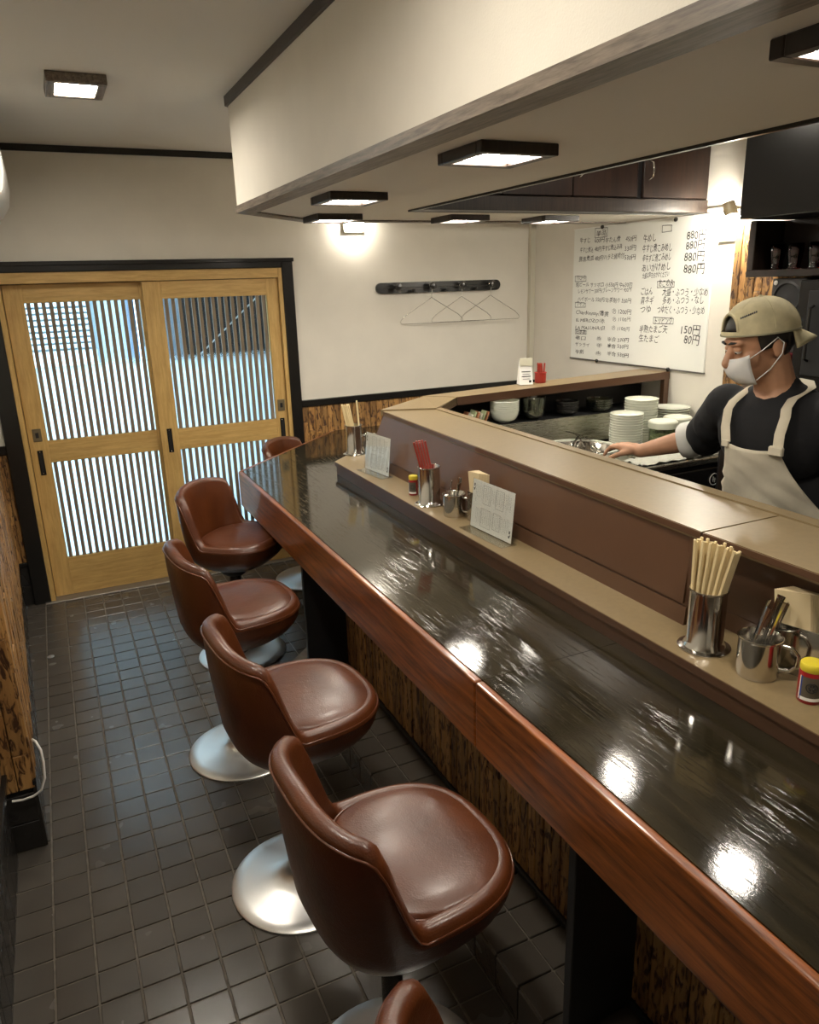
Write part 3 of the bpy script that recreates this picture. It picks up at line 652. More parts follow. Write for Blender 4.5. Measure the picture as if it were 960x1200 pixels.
def sticks(n, x, y, h, mat, e, nc, foot0, fstep, rim0, rstep, length, label, group, name, w=0.0033, seed=1):
    # sticks stand in rows, fanning out along e between the cup floor and the rim without crossing
    rnd = random.Random(seed); e = Vector((e[0], e[1], 0)).normalized(); pe = Vector((-e.y, e.x, 0)); t = w*0.8
    me = MB().box(-w, w, -t, t, 0, length, 0.0010).mesh(name); me.materials.append(mat); nr = math.ceil(n/nc)
    for i in range(n):
        c, r = i % nc, i//nc; g = (r-(nr-1)/2)*(2*t+0.0006); g2 = g*1.06
        foot = Vector((x, y, LZ+0.0135))+e*(foot0+fstep*c)+pe*g; top = Vector((x, y, LZ+h))+e*(rim0+rstep*c)+pe*g2
        d = (top-foot).normalized(); o = bpy.data.objects.new(name, me); COL.objects.link(o)
        o.location = foot+d*rnd.uniform(0, 0.010); o.rotation_mode = 'QUATERNION'
        o.rotation_quaternion = Vector((0, 0, 1)).rotation_difference(d) @ Matrix.Rotation(math.atan2(e.y, e.x), 3, 'Z').to_quaternion()
        tag(o, label, 'chopstick', group)
chop_holder('steel chopstick holder of pale chopsticks at the counter end by the cork wall', 1.560, 1.470, 0.150)
sticks(13, 1.560, 1.470, 0.15, PALE, (-0.90, 0.42), 5, -0.024, 0.0082, 0.001, 0.0082, 0.235, 'pale wooden chopstick in the steel holder at the counter end by the cork wall', 'pale chopsticks in the far holder', 'chopstick', 0.0038, seed=2)
sticks(1, 1.589, 1.457, 0.15, PALE, (-0.90, 0.42), 1, -0.002, 0, 0.004, 0, 0.255, 'single upright pale chopstick standing apart in the holder by the cork wall', 'pale chopsticks in the far holder', 'chopstick', 0.004, seed=3)
chop_holder('steel chopstick holder filled with red chopsticks on the condiment ledge', 1.482, 0.470, 0.150)
sticks(14, 1.482, 0.470, 0.15, REDP, (-0.90, 0.42), 5, -0.033, 0.0082, -0.006, 0.0098, 0.235, 'red chopstick leaning in the steel holder between spice jar and mug', 'red chopsticks on the condiment ledge', 'chopstick', 0.0038, seed=4)
chop_holder('steel chopstick holder of pale chopsticks beside the napkins and the mug of spoons', 1.497, -0.905, 0.146)
sticks(30, 1.497, -0.905, 0.146, PALE, (0.22, -0.975), 6, -0.031, 0.0072, -0.034, 0.0136, 0.236, 'pale wooden chopstick fanned out in the steel holder beside the napkins', 'pale chopsticks in the near holder', 'chopstick', 0.0033, seed=5)

def mug(label, x, y, rot, r=0.041, h=0.085):
    t = thing('steel_mug', label, 'mug', (x, y, LZ), rot)
    part(MB().lathe(cup_profile(r, h), 40), 'cup', STEEL, t, 40)
    pts = [(r-0.002, 0, h*0.86), (r+0.020, 0, h*0.84), (r+0.032, 0, h*0.68), (r+0.030, 0, h*0.42), (r+0.018, 0, h*0.26), (r-0.002, 0, h*0.24)]
    pts = [Vector(p) for p in pts]; sp = []
    for i in range(len(pts)-1):
        for k in range(3): sp.append(pts[i].lerp(pts[i+1], k/3))
    part(MB().tube(sp+[pts[-1]], 0.0045, 8), 'handle', STEEL, t, 60)
    return t
def spoon(x, y, lean, label, group, L=0.15, rz=0.0):
    t = MB(); t.tube([(0, 0, 0), (0, 0.0, L*0.55), (0.0, 0, L)], [0.0034, 0.0044, 0.0085], 8, flat=(0, 1, 0)); t.ball((0, 0, -0.004), 0.015, (0.7, 0.25, 1.1), 12, 8)
    o = t.build('spoon', STEEL, None, 50); tag(o, label, 'spoon', group)
    d = Vector((lean[0], lean[1], 1)).normalized(); o.rotation_mode = 'QUATERNION'; o.rotation_quaternion = Vector((0, 0, 1)).rotation_difference(d) @ Matrix.Rotation(rz, 3, 'Z').to_quaternion()
    o.location = (x, y, LZ+0.034)
mug('steel mug holding spoons, between red chopsticks and the menu stand', 1.492, 0.288, R(-62))
def spoons(n, x, y, lean, label, group, L):
    l = Vector((lean[0], lean[1], 0)); c = Vector((x, y, 0))-l.normalized()*0.008
    for k in range(n):
        a = 2*PI*k/n+0.5; p = c+Vector((math.cos(a), math.sin(a), 0))*0.0195
        spoon(p.x, p.y, lean, label, group, L*(1-0.06*(k % 3)), a+PI/2)
spoons(3, 1.492, 0.288, (0.07, -0.22), 'small steel spoon in the mug behind the menu stand', 'spoons in the far mug', 0.11)
mug('steel mug holding spoons and forks, beside the near chopstick holder', 1.500, -1.050, R(-60), 0.043, 0.090)
spoons(5, 1.500, -1.050, (0.12, -0.21), 'steel spoon in the mug beside the near napkins', 'spoons in the near mug', 0.150)
mug('plain empty steel mug behind the chopstick holder at the counter end', 1.66, 1.49, R(30), 0.040, 0.085)

NAP = simple('buff_paper_napkin', (0.62, 0.50, 0.30), 0.8)
def napkins(label, hl, x, y, rot):
    t = thing('napkin_holder', hl, 'napkin holder', (x, y, LZ), rot)
    mb = MB(); w, d, h = 0.054, 0.016, 0.110
    mb.box(-w, w, -d, -d+0.002, 0, h, 0.0008); mb.box(-w, w, d-0.002, d, 0, h, 0.0008); mb.box(-w, -w+0.002, -d, d, 0, h*0.8, 0.0008); mb.box(w-0.002, w, -d, d, 0, h*0.8, 0.0008); mb.box(-w, w, -d, d, 0, 0.003, 0.0008)
    part(mb, 'box', STEEL, t)
    m = Matrix.Translation((x, y, LZ)) @ Matrix.Rotation(rot, 4, 'Z')
    for i in range(9):
        a = -0.03+0.018*i; yy = -0.0105+0.0026*i
        lm = m @ Matrix.Translation((-0.004, yy, 0.008)) @ Matrix.Rotation(a, 4, 'Y') @ Matrix.Rotation(-0.012*(i-4)/4, 4, 'X')
        me = MB().box(-0.037, 0.037, -0.0009, 0.0009, 0.0, 0.178, 0.0003).mesh('napkin'); me.materials.append(NAP)
        ob = bpy.data.objects.new('napkin', me); COL.objects.link(ob); ob.matrix_world = lm; tag(ob, label, 'napkin', 'folded napkins, '+('near' if y < 0 else 'far')+' holder')
    return t
napkins('buff folded paper napkin in the steel holder behind the menu stand', 'narrow steel napkin holder between the mug and the menu stand', 1.521, 0.158, R(91))
napkins('buff folded paper napkin in the steel holder beside the near mug of spoons', 'narrow steel napkin holder beside the near mug of spoons', 1.574, -1.080, R(106))

def spice(label, x, y, rot, r=0.019, h=0.062, cap=(0.62, 0.50, 0.03)):
    t = thing('spice_jar', label, 'spice jar', (x, y, LZ), rot)
    part(MB().lathe([(r*0.95, 0), (r, 0.003), (r, h), (r*0.93, h+0.004), (0.0005, h+0.004)], 28), 'body', simple('red_tin', (0.30, 0.012, 0.012), 0.3, coat=0.3), t, 40)
    part(MB().lathe([(r*0.97, h+0.002), (r*1.0, h+0.004), (r*1.0, h+0.015), (r*0.9, h+0.018), (0.0005, h+0.019)], 28), 'cap', simple('yellow_cap', cap, 0.4), t, 40)
    lb = MB(); n = 18; lo, hi = 0.008, h-0.007
    def band(a0, a1, z0, z1, rr, nm, mt):
        V = []; F = []
        for k in range(n+1):
            a = a0+(a1-a0)*k/n
            V += [(rr*math.cos(a), rr*math.sin(a), z0), (rr*math.cos(a), rr*math.sin(a), z1)]
        for k in range(n): F.append((2*k, 2*k+2, 2*k+3, 2*k+1))
        return part(MB().add(V, F), nm, mt, t, 40)
    band(-0.75, 1.1, lo, hi, r+0.0005, 'label', simple('spice_label', (0.10, 0.085, 0.06), 0.5))
    band(-0.75, -0.66, lo, hi, r+0.0008, 'label_stripe', WHITE); band(-0.62, -0.50, lo, hi, r+0.0008, 'label_stripe', simple('blue_stripe', (0.02, 0.05, 0.25), 0.5))
    band(-0.55, 1.1, lo, lo+0.007, r+0.0009, 'label_band', WHITE)
    def onlab(a, z, q, rr): return Vector(((r+rr)*math.cos(a+q.x/r), (r+rr)*math.sin(a+q.x/r), z+q.y))
    zc = lo+(hi-lo)*0.58; a0 = 0.3                      # round six-petal crest
    pts = [onlab(a0, zc, Vector((0.010*math.cos(2*PI*k/24), 0.010*math.sin(2*PI*k/24))), 0.0010) for k in range(24)]
    part(MB().tube(pts, 0.0011, 5, True), 'crest', INK, t, 40)
    for k in range(6):
        c = onlab(a0, zc, Vector((0.005*math.cos(PI*k/3), 0.005*math.sin(PI*k/3))), 0.001); part(MB().ball(c, 0.0021, (1, 1, 1), 8, 5), 'crest_petal', INK, t, 40)
    return t
spice('small spice jar with yellow cap in front of the red chopsticks', 1.485, 0.622, R(215))
spice('small red spice jar with yellow cap beside the near mug', 1.505, -1.172, R(205), 0.0235, 0.066)

def scribble(mb, rnd, x0, x1, z0, z1, y, step=0.0088):
    # columns of tiny illegible print
    x = x0
    while x < x1:
        z = z1-rnd.uniform(0, 0.004)
        while z > z0+rnd.uniform(0, 0.02):
            w = rnd.uniform(0.0012, 0.0026); h = rnd.uniform(0.0012, 0.0026); mb.box(x, x+w, y-0.0002, y, z-h, z); z -= h+rnd.uniform(0.0018, 0.0042)
        x += step
def menu_stand(label, xa, ya, xb, yb, h, seed):
    a = Vector((xa, ya, 0)); b = Vector((xb, yb, 0)); c = (a+b)/2; d = (b-a); W = d.length; rot = math.atan2(d.y, d.x)
    t = thing('menu_stand', label, 'menu stand', (c.x, c.y, LZ), rot)
    tl = 0.10; hw = W/2
    m = Matrix.Rotation(-tl, 4, 'X')
    part(MB().box(-hw-0.006, hw+0.006, -0.045, 0.018, 0, 0.003, 0.001), 'foot', ACRYL, t)
    part(MB().box(-hw, hw, -0.004, -0.0025, 0.003, h, 0.0004, m), 'front_sheet', ACRYL, t)
    cd = part(MB().box(-hw+0.002, hw-0.002, -0.0023, -0.0012, 0.005, h-0.002, 0.0003, m), 'card', WHITE, t)
    rnd = random.Random(seed); mb = MB(); yy = -0.0024
    scribble(mb, rnd, -hw+0.022, hw-0.02, h*0.56, h*0.90, yy); scribble(mb, rnd, -hw+0.03, hw-0.02, h*0.12, h*0.46, yy)
    mb.v = [tuple(m @ Vector(p)) for p in mb.v]; part_ = mb.build('print', simple('grey_print', (0.13, 0.13, 0.13), 0.7), cd, off=None, kind='stuff')
    mk = MB()
    for (ex, ez) in ((-hw+0.012, h*0.78), (hw-0.014, h*0.13)):
        mk.box(ex-0.003, ex+0.003, yy-0.0003, yy, ez+0.012, ez+0.022); mk.box(ex-0.005, ex+0.002, yy-0.0003, yy, ez-0.002, ez+0.006); mk.box(ex+0.002, ex+0.005, yy-0.0003, yy, ez+0.006, ez+0.010)
    fm = MB()
    for (p, q, r_, s_) in ((-0.055, -0.012, 0.56, 0.92), (0.018, 0.062, 0.56, 0.92), (-0.06, -0.005, 0.10, 0.46), (0.01, 0.05, 0.14, 0.46)):
        p *= W/0.24; q *= W/0.24; z0, z1 = h*r_, h*s_
        for bx in ((p, q, z0, z0+0.0007), (p, q, z1, z1+0.0007), (p, p+0.0007, z0, z1), (q, q+0.0007, z0, z1)): fm.box(bx[0], bx[1], yy-0.0002, yy, bx[2], bx[3])
    mk.v += []; n = len(mk.v); mk.f += [tuple(i+n for i in f) for f in fm.f]; mk.v += fm.v
    mk.v = [tuple(m @ Vector(p)) for p in mk.v]; mk.build('print_marks', INK, cd, off=None)
    return t
menu_stand('clear acrylic stand with white printed menu card between two chopstick holders', 1.484, 1.141, 1.510, 0.925, 0.176, 5)
menu_stand('clear acrylic stand with white printed menu card behind the steel mug and napkins', 1.478, 0.146, 1.490, -0.100, 0.175, 9)

# on the far shelf: tent card and red sticks
fz = 1.1685
tent = thing('table_tent', 'white folded table tent card on the far shelf', 'sign', (2.47, 1.30, fz), R(-14))
mb = MB(); mb.add([(-0.035, -0.028, 0), (0.035, -0.028, 0), (0.033, -0.002, 0.125), (-0.033, -0.002, 0.125), (-0.035, 0.028, 0), (0.035, 0.028, 0), (0.033, 0.002, 0.125), (-0.033, 0.002, 0.125)], [(0, 1, 2, 3), (4, 5, 6, 7), (3, 2, 6, 7), (0, 1, 5, 4), (0, 3, 7, 4), (1, 2, 6, 5)])
part(mb, 'card', WHITE, tent)
for z, w, hgt in ((0.064, 0.024, 0.004), (0.040, 0.024, 0.004), (0.052, 0.020, 0.002), (0.028, 0.020, 0.002)):
    part(MB().box(-w, w, -0.0285+0.026*z/0.125-0.0006, -0.0285+0.026*(z+hgt)/0.125+0.0002, z, z+hgt), 'print', INK, tent)
part(MB().box(0.014, 0.026, -0.028+0.026*0.014/0.125-0.0012, -0.027+0.026*0.014/0.125, 0.010, 0.022), 'print', INK, tent)
part(MB().box(-0.034, 0.034, -0.012, -0.006, 0.095, 0.135, 0.001), 'top_slip', simple('cream_slip', (0.80, 0.78, 0.62), 0.6), tent)
rc = thing('stick_cup', 'short cup of red sticks on the far shelf beside the tent card', 'cup', (2.575, 1.31, fz-0.001))
part(MB().lathe(cup_profile(0.030, 0.055), 24), 'cup', simple('red_cup', (0.35, 0.03, 0.02), 0.35), rc, 40)
rnd = random.Random(4); me = MB().box(-0.004, 0.004, -0.003, 0.003, 0, 0.088, 0.001).mesh('red_stick'); me.materials.append(REDP)
for i in range(8):
    o = bpy.data.objects.new('red_stick', me); COL.objects.link(o); a = i*0.8; o.location = (2.575+0.016*math.cos(a), 1.31+0.016*math.sin(a), fz+0.013); o.rotation_euler = (rnd.uniform(-0.1, 0.1), rnd.uniform(-0.12, 0.12), 0)
    tag(o, 'red stick in the short cup on the far shelf', 'chopstick', 'red sticks on the far shelf')

# ------------------------------------------------------------------ coat rack, hangers, air conditioner, cable, drain cap
rack = thing('coat_rack', 'black wooden coat rack with round knobs on the white wall', 'coat rack', (2.585, WY, 1.667), world=True)
mb = MB(); n = 10; poly = [(2.135+0.033-0.033*math.sin(PI*k/n), 1.667+0.033*math.cos(PI*k/n)) for k in range(n+1)]+[(3.037-0.033+0.033*math.sin(PI*k/n), 1.667-0.033*math.cos(PI*k/n)) for k in range(n+1)]
V = [(x, WY-0.022, z) for x, z in poly]+[(x, WY, z) for x, z in poly]; k = len(poly)
mb.add(V, [tuple(range(k)), tuple(range(2*k-1, k-1, -1))]+[(i, (i+1) % k, k+(i+1) % k, k+i) for i in range(k)])
part(mb, 'board', BLACK, rack)
part(MB().box(2.18, 2.99, WY-0.025, WY-0.021, 1.664, 1.670, 0.001), 'groove_strip', simple('dull_black', (0.03, 0.028, 0.025), 0.5), rack)
rotY = Matrix.Rotation(R(90), 3, 'X')
KX = (2.262, 2.505, 2.725, 2.945)
for x in KX: part(MB().lathe([(0.012, 0.0), (0.009, 0.02), (0.010, 0.035), (0.021, 0.045), (0.024, 0.056), (0.018, 0.068), (0.0005, 0.071)], 20, (x, WY-0.020, 1.672), rotY), 'knob', BLACK, rack, 50)
for x in (2.372, 2.612, 2.835): part(MB().lathe([(0.008, 0.0), (0.006, 0.02), (0.012, 0.032), (0.010, 0.044), (0.0005, 0.047)], 16, (x, WY-0.020, 1.646), rotY), 'peg', BLACK, rack, 50)
CHROME = simple('hanger_wire', (0.75, 0.74, 0.70), 0.25, 1.0)
def hanger(x, yaw, label):
    t = MB(); W = 0.215
    hook = [(0.0, 0, 0.012*0), ]
    pts = [(0.012*math.sin(a)+0.0, 0, 0.012*math.cos(a)-0.012+0.026) for a in [R(-150)+R(290)*k/12 for k in range(13)]]
    pts = pts+[(0.004, 0, -0.012), (0.0, 0, -0.055)]
    t.tube(pts, 0.0020, 6)
    sh = [(0, 0, -0.055), (0.03, 0, -0.075), (W-0.035, 0, -0.165), (W-0.008, 0, -0.190), (W-0.003, 0, -0.205), (W-0.012, 0, -0.214), (0, 0, -0.214), (-W+0.012, 0, -0.214), (-W+0.003, 0, -0.205), (-W+0.008, 0, -0.190), (-W+0.035, 0, -0.165), (-0.03, 0, -0.075)]
    t.tube(sh, 0.0020, 6, True)
    o = t.build('wire_hanger', CHROME, None, 60); tag(o, label, 'hanger', 'wire hangers on the coat rack')
    o.location = (x, WY-0.046, 1.6575); o.rotation_euler = (0, 0, yaw)
for x, yw, lb in ((KX[1], R(-9), 'wire clothes hanger on the rack, hung beside the empty knob'), (KX[2], R(-7), 'wire clothes hanger on the rack, hung between two other hangers'), (KX[3], R(-8), 'wire clothes hanger on the rack knob next to the menu whiteboard')):
    hanger(x, yw, lb)
ac = thing('air_conditioner', 'white wall-mounted air conditioner high beside the door', 'air conditioner', (0.0, 1.9, 2.02), world=True)
mb = MB(); prof = [(-0.145, 2.015), (0.06, 2.015), (0.13, 2.04), (0.165, 2.09), (0.178, 2.16), (0.176, 2.25), (0.14, 2.29), (-0.145, 2.29)]
V = [(x, 1.45, z) for x, z in prof]+[(x, 2.20, z) for x, z in prof]; k = len(prof); mb.add(V, [tuple(range(k)), tuple(range(2*k-1, k-1, -1))]+[(i, (i+1) % k, k+(i+1) % k, k+i) for i in range(k)])
part(mb, 'casing', simple('ac_white', (0.74, 0.73, 0.70), 0.4), ac, 40)
part(MB().box(0.02, 0.12, 1.52, 2.13, 2.010, 2.022, 0.004), 'louvre', simple('ac_louvre', (0.60, 0.60, 0.58), 0.4), ac)
cb = MB(); P_ = [(-0.080, 0.262, 0.205), (-0.05, 0.258, 0.203), (-0.02, 0.255, 0.208), (0.004, 0.253, 0.222), (0.020, 0.256, 0.26), (0.024, 0.265, 0.31), (0.022, 0.28, 0.345), (0.010, 0.305, 0.365), (0.0, 0.33, 0.36)]
sp = []
for i in range(len(P_)-1):
    for q in range(4): sp.append(Vector(P_[i]).lerp(Vector(P_[i+1]), q/4))
o = cb.tube(sp+[Vector(P_[-1])], 0.0038, 8).build('cable', simple('white_cable', (0.72, 0.70, 0.66), 0.35), None, 60); tag(o, 'white cable bent around the cork pillar corner above the base tiles', 'cable')
o = MB().lathe([(0.016, 0), (0.016, 0.003), (0.012, 0.005), (0.0005, 0.005)], 20, (0.016, 1.713, 0)).build('floor_cap', ALU, None, 40); tag(o, 'small round metal cap set in the floor tiles', 'floor cap')
# ------------------------------------------------------------------ overhead cupboard on the inside of the far soffit
cup = thing('overhead_cupboard', 'dark brown wooden cupboard under the ceiling above the kitchen, with doors', 'cupboard', (2.5, 1.0, 1.99), world=True)
part(MB().box(1.716, 3.305, 0.965, 1.040, 2.045, 2.41), 'body', BLACKM, cup)
part(MB().box(1.716, 3.300, 0.945, 1.040, 1.985, 2.045, 0.003), 'bottom_rail', DKWOOD, cup)
CUPD = woodm('cupboard_door_wood', (0.006, 0.003, 0.002), (0.022, 0.010, 0.006), 0.3, (6, 6, 0.6), 9)
for x0, x1 in ((1.72, 2.10), (2.105, 2.475), (2.48, 2.85), (2.885, 3.295)):
    d = part(MB().box(x0, x1, 0.948, 0.966, 2.050, 2.405, 0.003), 'door', CUPD, cup)
    hx = x0+0.03
    sub(MB().tube([(hx, 0.948, 2.13), (hx, 0.925, 2.14), (hx, 0.918, 2.17), (hx, 0.925, 2.20), (hx, 0.948, 2.21)], 0.005, 8), 'handle', STEEL, d, cup, 50)
# ------------------------------------------------------------------ right wall: cork strip, cabinet, open shelf, glasses, loudspeaker, appliance
rp = S(MB().box(3.299, 3.307, -1.2, 0.752, 0.9, 1.914), 'wall_dado_right', BLACKM)
plank_wall(rp, (3.301, 0.30, 0), (0, 1, 0), (-1, 0, 0), 0.45, 1.0, 1.914, 0.045, BARK, 41, lens=(0.2, 0.4), thick=0.008)
hc = thing('hanging_cabinet', 'black glossy cabinet hanging under the kitchen ceiling by the wall', 'cabinet', (3.15, -0.3, 1.915), world=True)
part(MB().box(3.02, 3.300, -1.1, 0.472, 1.915, 2.41, 0.002), 'body', BLACKM, hc)
part(MB().box(3.000, 3.020, 0.03, 0.472, 1.915, 2.405, 0.003), 'door', BLACK, hc); part(MB().box(3.000, 3.020, -0.55, 0.02, 1.915, 2.405, 0.003), 'door', BLACK, hc)
osf = thing('open_shelf', 'black wooden open shelf holding dark red glasses on the kitchen wall', 'shelf', (3.2, 0.0, 1.68), world=True)
part(MB().box(3.10, 3.288, -0.70, 0.500, 1.675, 1.705, 0.003), 'bottom_board', DKWOOD, osf)
part(MB().box(3.10, 3.288, 0.465, 0.500, 1.705, 1.912, 0.003), 'side_board', DKWOOD, osf)
part(MB().box(3.278, 3.288, -0.70, 0.465, 1.705, 1.912), 'back_board', DKWOOD, osf)
REDG = glassm('dark_red_glass', (0.42, 0.02, 0.03), 0.02, 0.80)
gl = MB().lathe([(0.026, 0), (0.028, 0.004), (0.024, 0.012), (0.030, 0.05), (0.034, 0.075), (0.032, 0.105), (0.0305, 0.105), (0.031, 0.075), (0.027, 0.05), (0.0005, 0.016)], 20).mesh('red_glass', merge=False); gl.materials.append(REDG)
for p in gl.polygons: p.use_smooth = True
for y in (0.395, 0.305, 0.205, 0.115, 0.02):
    o = bpy.data.objects.new('red_glass', gl); COL.objects.link(o); o.location = (3.165, y, 1.705); tag(o, 'dark red drinking glass standing on the open shelf', 'glass', 'red glasses on the open shelf')
spk = thing('loudspeaker', 'black loudspeaker with round cone below the open shelf', 'loudspeaker', (3.2, 0.28, 1.36), world=True)
part(MB().box(3.115, 3.285, 0.195, 0.365, 1.36, 1.668, 0.004), 'cabinet', simple('speaker_grey', (0.035, 0.033, 0.032), 0.5), spk)
rX = Matrix.Rotation(R(-90), 3, 'Y')
cn = part(MB().lathe([(0.070, 0.0), (0.072, 0.006), (0.064, 0.010), (0.058, 0.004), (0.02, -0.012+0.013), (0.0005, 0.006)], 28, (3.115, 0.28, 1.585), rX), 'cone', BLACKM, spk, 40)
part(MB().lathe([(0.062, 0.0), (0.064, 0.006), (0.056, 0.010), (0.050, 0.004), (0.02, 0.001), (0.0005, 0.006)], 28, (3.115, 0.28, 1.455), rX), 'cone', BLACKM, spk, 40)
part(MB().lathe([(0.010, 0.0), (0.010, 0.003), (0.0005, 0.004)], 12, (3.115, 0.345, 1.65), rX), 'badge', ALU, spk, 40)
app = thing('appliance', 'black kitchen appliance block standing on the side board behind the cook', 'appliance', (3.15, -0.2, 1.18), world=True)
part(MB().box(3.06, 3.285, -0.75, 0.185, 1.20, 1.66, 0.006), 'body', BLACK, app); part(MB().box(3.05, 3.062, -0.70, 0.13, 1.28, 1.62, 0.003), 'door', BLACKM, app)
part(MB().tube([(3.05, 0.10, 1.34), (3.03, 0.10, 1.35), (3.03, 0.10, 1.55), (3.05, 0.10, 1.56)], 0.006, 8), 'handle', BLACK, app)
sb = thing('side_board', 'dark counter cabinet along the kitchen wall behind the cook', 'cabinet', (3.15, -0.4, 0), world=True)
part(MB().box(2.98, 3.285, -1.5, 0.45, 0.02, 1.17, 0.003), 'body', BLACKM, sb); part(MB().box(2.96, 3.288, -1.5, 0.46, 1.17, 1.20, 0.004), 'top', DKWOOD, sb)
for y0, y1 in ((-0.1, 0.43), (-0.66, -0.12), (-1.2, -0.68)): part(MB().box(2.968, 2.982, y0, y1, 0.12, 1.14, 0.003), 'door', DKWOOD, sb)
o = MB().box(3.07, 3.20, 0.20, 0.36, 1.20, 1.36, 0.004).build('tin_box', simple('dark_red_tin', (0.16, 0.012, 0.02), 0.4, var=0.4, vscale=120), None); tag(o, 'dark red patterned tin on the side board below the loudspeaker', 'tin')
o = MB().box(3.296, 3.307, 0.754, 0.856, 1.842, 1.852, 0.002).build('wall_bracket', simple('bracket_cream', (0.55, 0.48, 0.34), 0.4), None); tag(o, 'short cream wall bracket beside the menu whiteboard', 'bracket')
# clip lamp
cl = thing('clip_lamp', 'small cream spot lamp on the wall above the whiteboard corner, glaring', 'light fixture', (3.25, 0.74, 1.99), world=True)
rot = Matrix.Rotation(R(158), 3, 'X')
part(MB().lathe([(0.020, -0.03), (0.028, -0.028), (0.030, 0.0), (0.032, 0.035), (0.030, 0.035), (0.028, 0.0), (0.0005, -0.02)], 24, (3.235, 0.745, 1.985), rot), 'shade', simple('lamp_cream', (0.52, 0.42, 0.25), 0.35), cl, 40)
part(MB().ball((3.235, 0.757, 1.953), 0.022, (1, 1, 1), 14, 8), 'bulb', emit('spot_bulb', (1.0, 0.93, 0.80), 900.0), cl, 60)
part(MB().box(3.255, 3.307, 0.730, 0.750, 1.985, 2.000, 0.002), 'arm', simple('lamp_arm', (0.35, 0.28, 0.18), 0.4), cl)
bt = MB().box(3.290, 3.307, 0.80, 0.943, 1.992, 2.006, 0.003).build('wall_batten', simple('pale_batten', (0.50, 0.45, 0.36), 0.5), None); tag(bt, 'pale wooden batten on the wall above the whiteboard', 'batten')

# ------------------------------------------------------------------ whiteboard with hand-written menu
wb = thing('whiteboard', 'large white board with the handwritten Japanese menu on the kitchen wall', 'whiteboard', (3.307, 1.45, 1.20), world=True)
BY0, BY1, BZ0, BZ1 = 2.012, 0.885, 1.203, 1.979
board = part(MB().box(3.298, 3.307, BY1, BY0, BZ0, BZ1, 0.001), 'board', simple('whiteboard_face', (0.80, 0.81, 0.76), 0.35), wb)
fm = MB(); fm.box(3.294, 3.307, BY1-0.006, BY0+0.006, BZ0-0.007, BZ0, 0.001); part(fm, 'bottom_frame', simple('board_frame', (0.12, 0.11, 0.10), 0.4), wb)
part(MB().box(3.295, 3.307, BY1-0.006, BY0+0.006, BZ1, BZ1+0.004, 0.001), 'top_frame', WHITE, wb)
for y, z in ((1.738, 1.978), (1.148, 1.972), (1.739, 1.199), (1.13, 1.199)): part(MB().lathe([(0.011, 0), (0.011, 0.008), (0.008, 0.011), (0.0005, 0.012)], 14, (3.294, y, z), rX), 'magnet', BLACK, wb, 40)
MENU = [('単品', 1.799, 1.961, 0.09), ('牛すじ', 1.954, 1.928, 0.098), ('600円', 1.813, 1.92, 0.09), ('牛たん煮', 1.715, 1.916, 0.133), ('450円', 1.537, 1.913, 0.088), ('牛すじ煮込', 1.95, 1.871, 0.127), ('480円/牛すじ煮込み丼', 1.81, 1.869, 0.247), ('330円', 1.54, 1.86, 0.092), ('豚角煮皿', 1.957, 1.814, 0.143), ('480円/ハラミ焼肉付', 1.806, 1.813, 0.263), ('530円', 1.539, 1.809, 0.092), ('牛めし', 1.391, 1.901, 0.097), ('880円', 1.069, 1.896, 0.126), ('牛すじ煮こみめし', 1.393, 1.846, 0.224), ('880円', 1.071, 1.844, 0.125), ('辛牛すじ煮こみめし', 1.391, 1.792, 0.218), ('880円', 1.077, 1.783, 0.136), ('あいがけめし', 1.389, 1.74, 0.217), ('880円', 1.075, 1.722, 0.141), ('大盛は声をおかけください', 1.383, 1.702, 0.205), ('アルコール', 1.976, 1.7, 0.089), ('瓶ビール サッポロ 小550円 中630円', 1.979, 1.661, 0.518), ('レモンサワー 500円/プレーンサワー 430円', 1.953, 1.617, 0.485), ('ハイボール 550円/お茶割り 550円', 1.956, 1.571, 0.491), ('ワイン', 1.966, 1.539, 0.084), ('Chardonnay/薄黄', 1.969, 1.488, 0.314), ('Ⓟ 1200円', 1.623, 1.498, 0.165), ('IL MEROZO/赤', 1.966, 1.438, 0.277), ('Ⓟ 1100円', 1.617, 1.451, 0.158), ('LA MALUNA/白', 1.969, 1.389, 0.283), ('Ⓟ 1100円', 1.621, 1.399, 0.156), ('日本酒', 1.96, 1.363, 0.097), ('辛口', 1.969, 1.322, 0.104), ('㊥', 1.756, 1.327, 0.045), ('半合 330円', 1.656, 1.328, 0.189), ('サッライ', 1.966, 1.283, 0.14), ('㊥', 1.754, 1.287, 0.051), ('半合 530円', 1.653, 1.288, 0.186), ('辛割', 1.963, 1.232, 0.083), ('㊥', 1.762, 1.235, 0.054), ('半合 530円', 1.65, 1.243, 0.189), ('おこのみ', 1.251, 1.654, 0.109), ('ごはん', 1.386, 1.608, 0.092), ('大盛・ふつう・少なめ', 1.219, 1.606, 0.32), ('青ネギ', 1.385, 1.56, 0.102), ('多め・ふつう・なし', 1.212, 1.56, 0.29), ('つゆ', 1.384, 1.509, 0.084), ('つゆだく・ふつう・少なめ', 1.248, 1.511, 0.338), ('トッピング', 1.259, 1.449, 0.128), ('半熟たまご天', 1.383, 1.396, 0.22), ('150円', 1.061, 1.402, 0.13), ('生たまご', 1.381, 1.345, 0.159), ('80円', 1.037, 1.351, 0.105)]
MBOX = [(1.81, 2.005, 1.698, 1.949), (1.988, 1.725, 1.88, 1.691), (1.979, 1.56, 1.877, 1.529), (1.969, 1.385, 1.857, 1.359), (1.26, 1.682, 1.134, 1.648), (1.272, 1.485, 1.122, 1.449), (1.249, 1.979, 1.18, 1.943)]
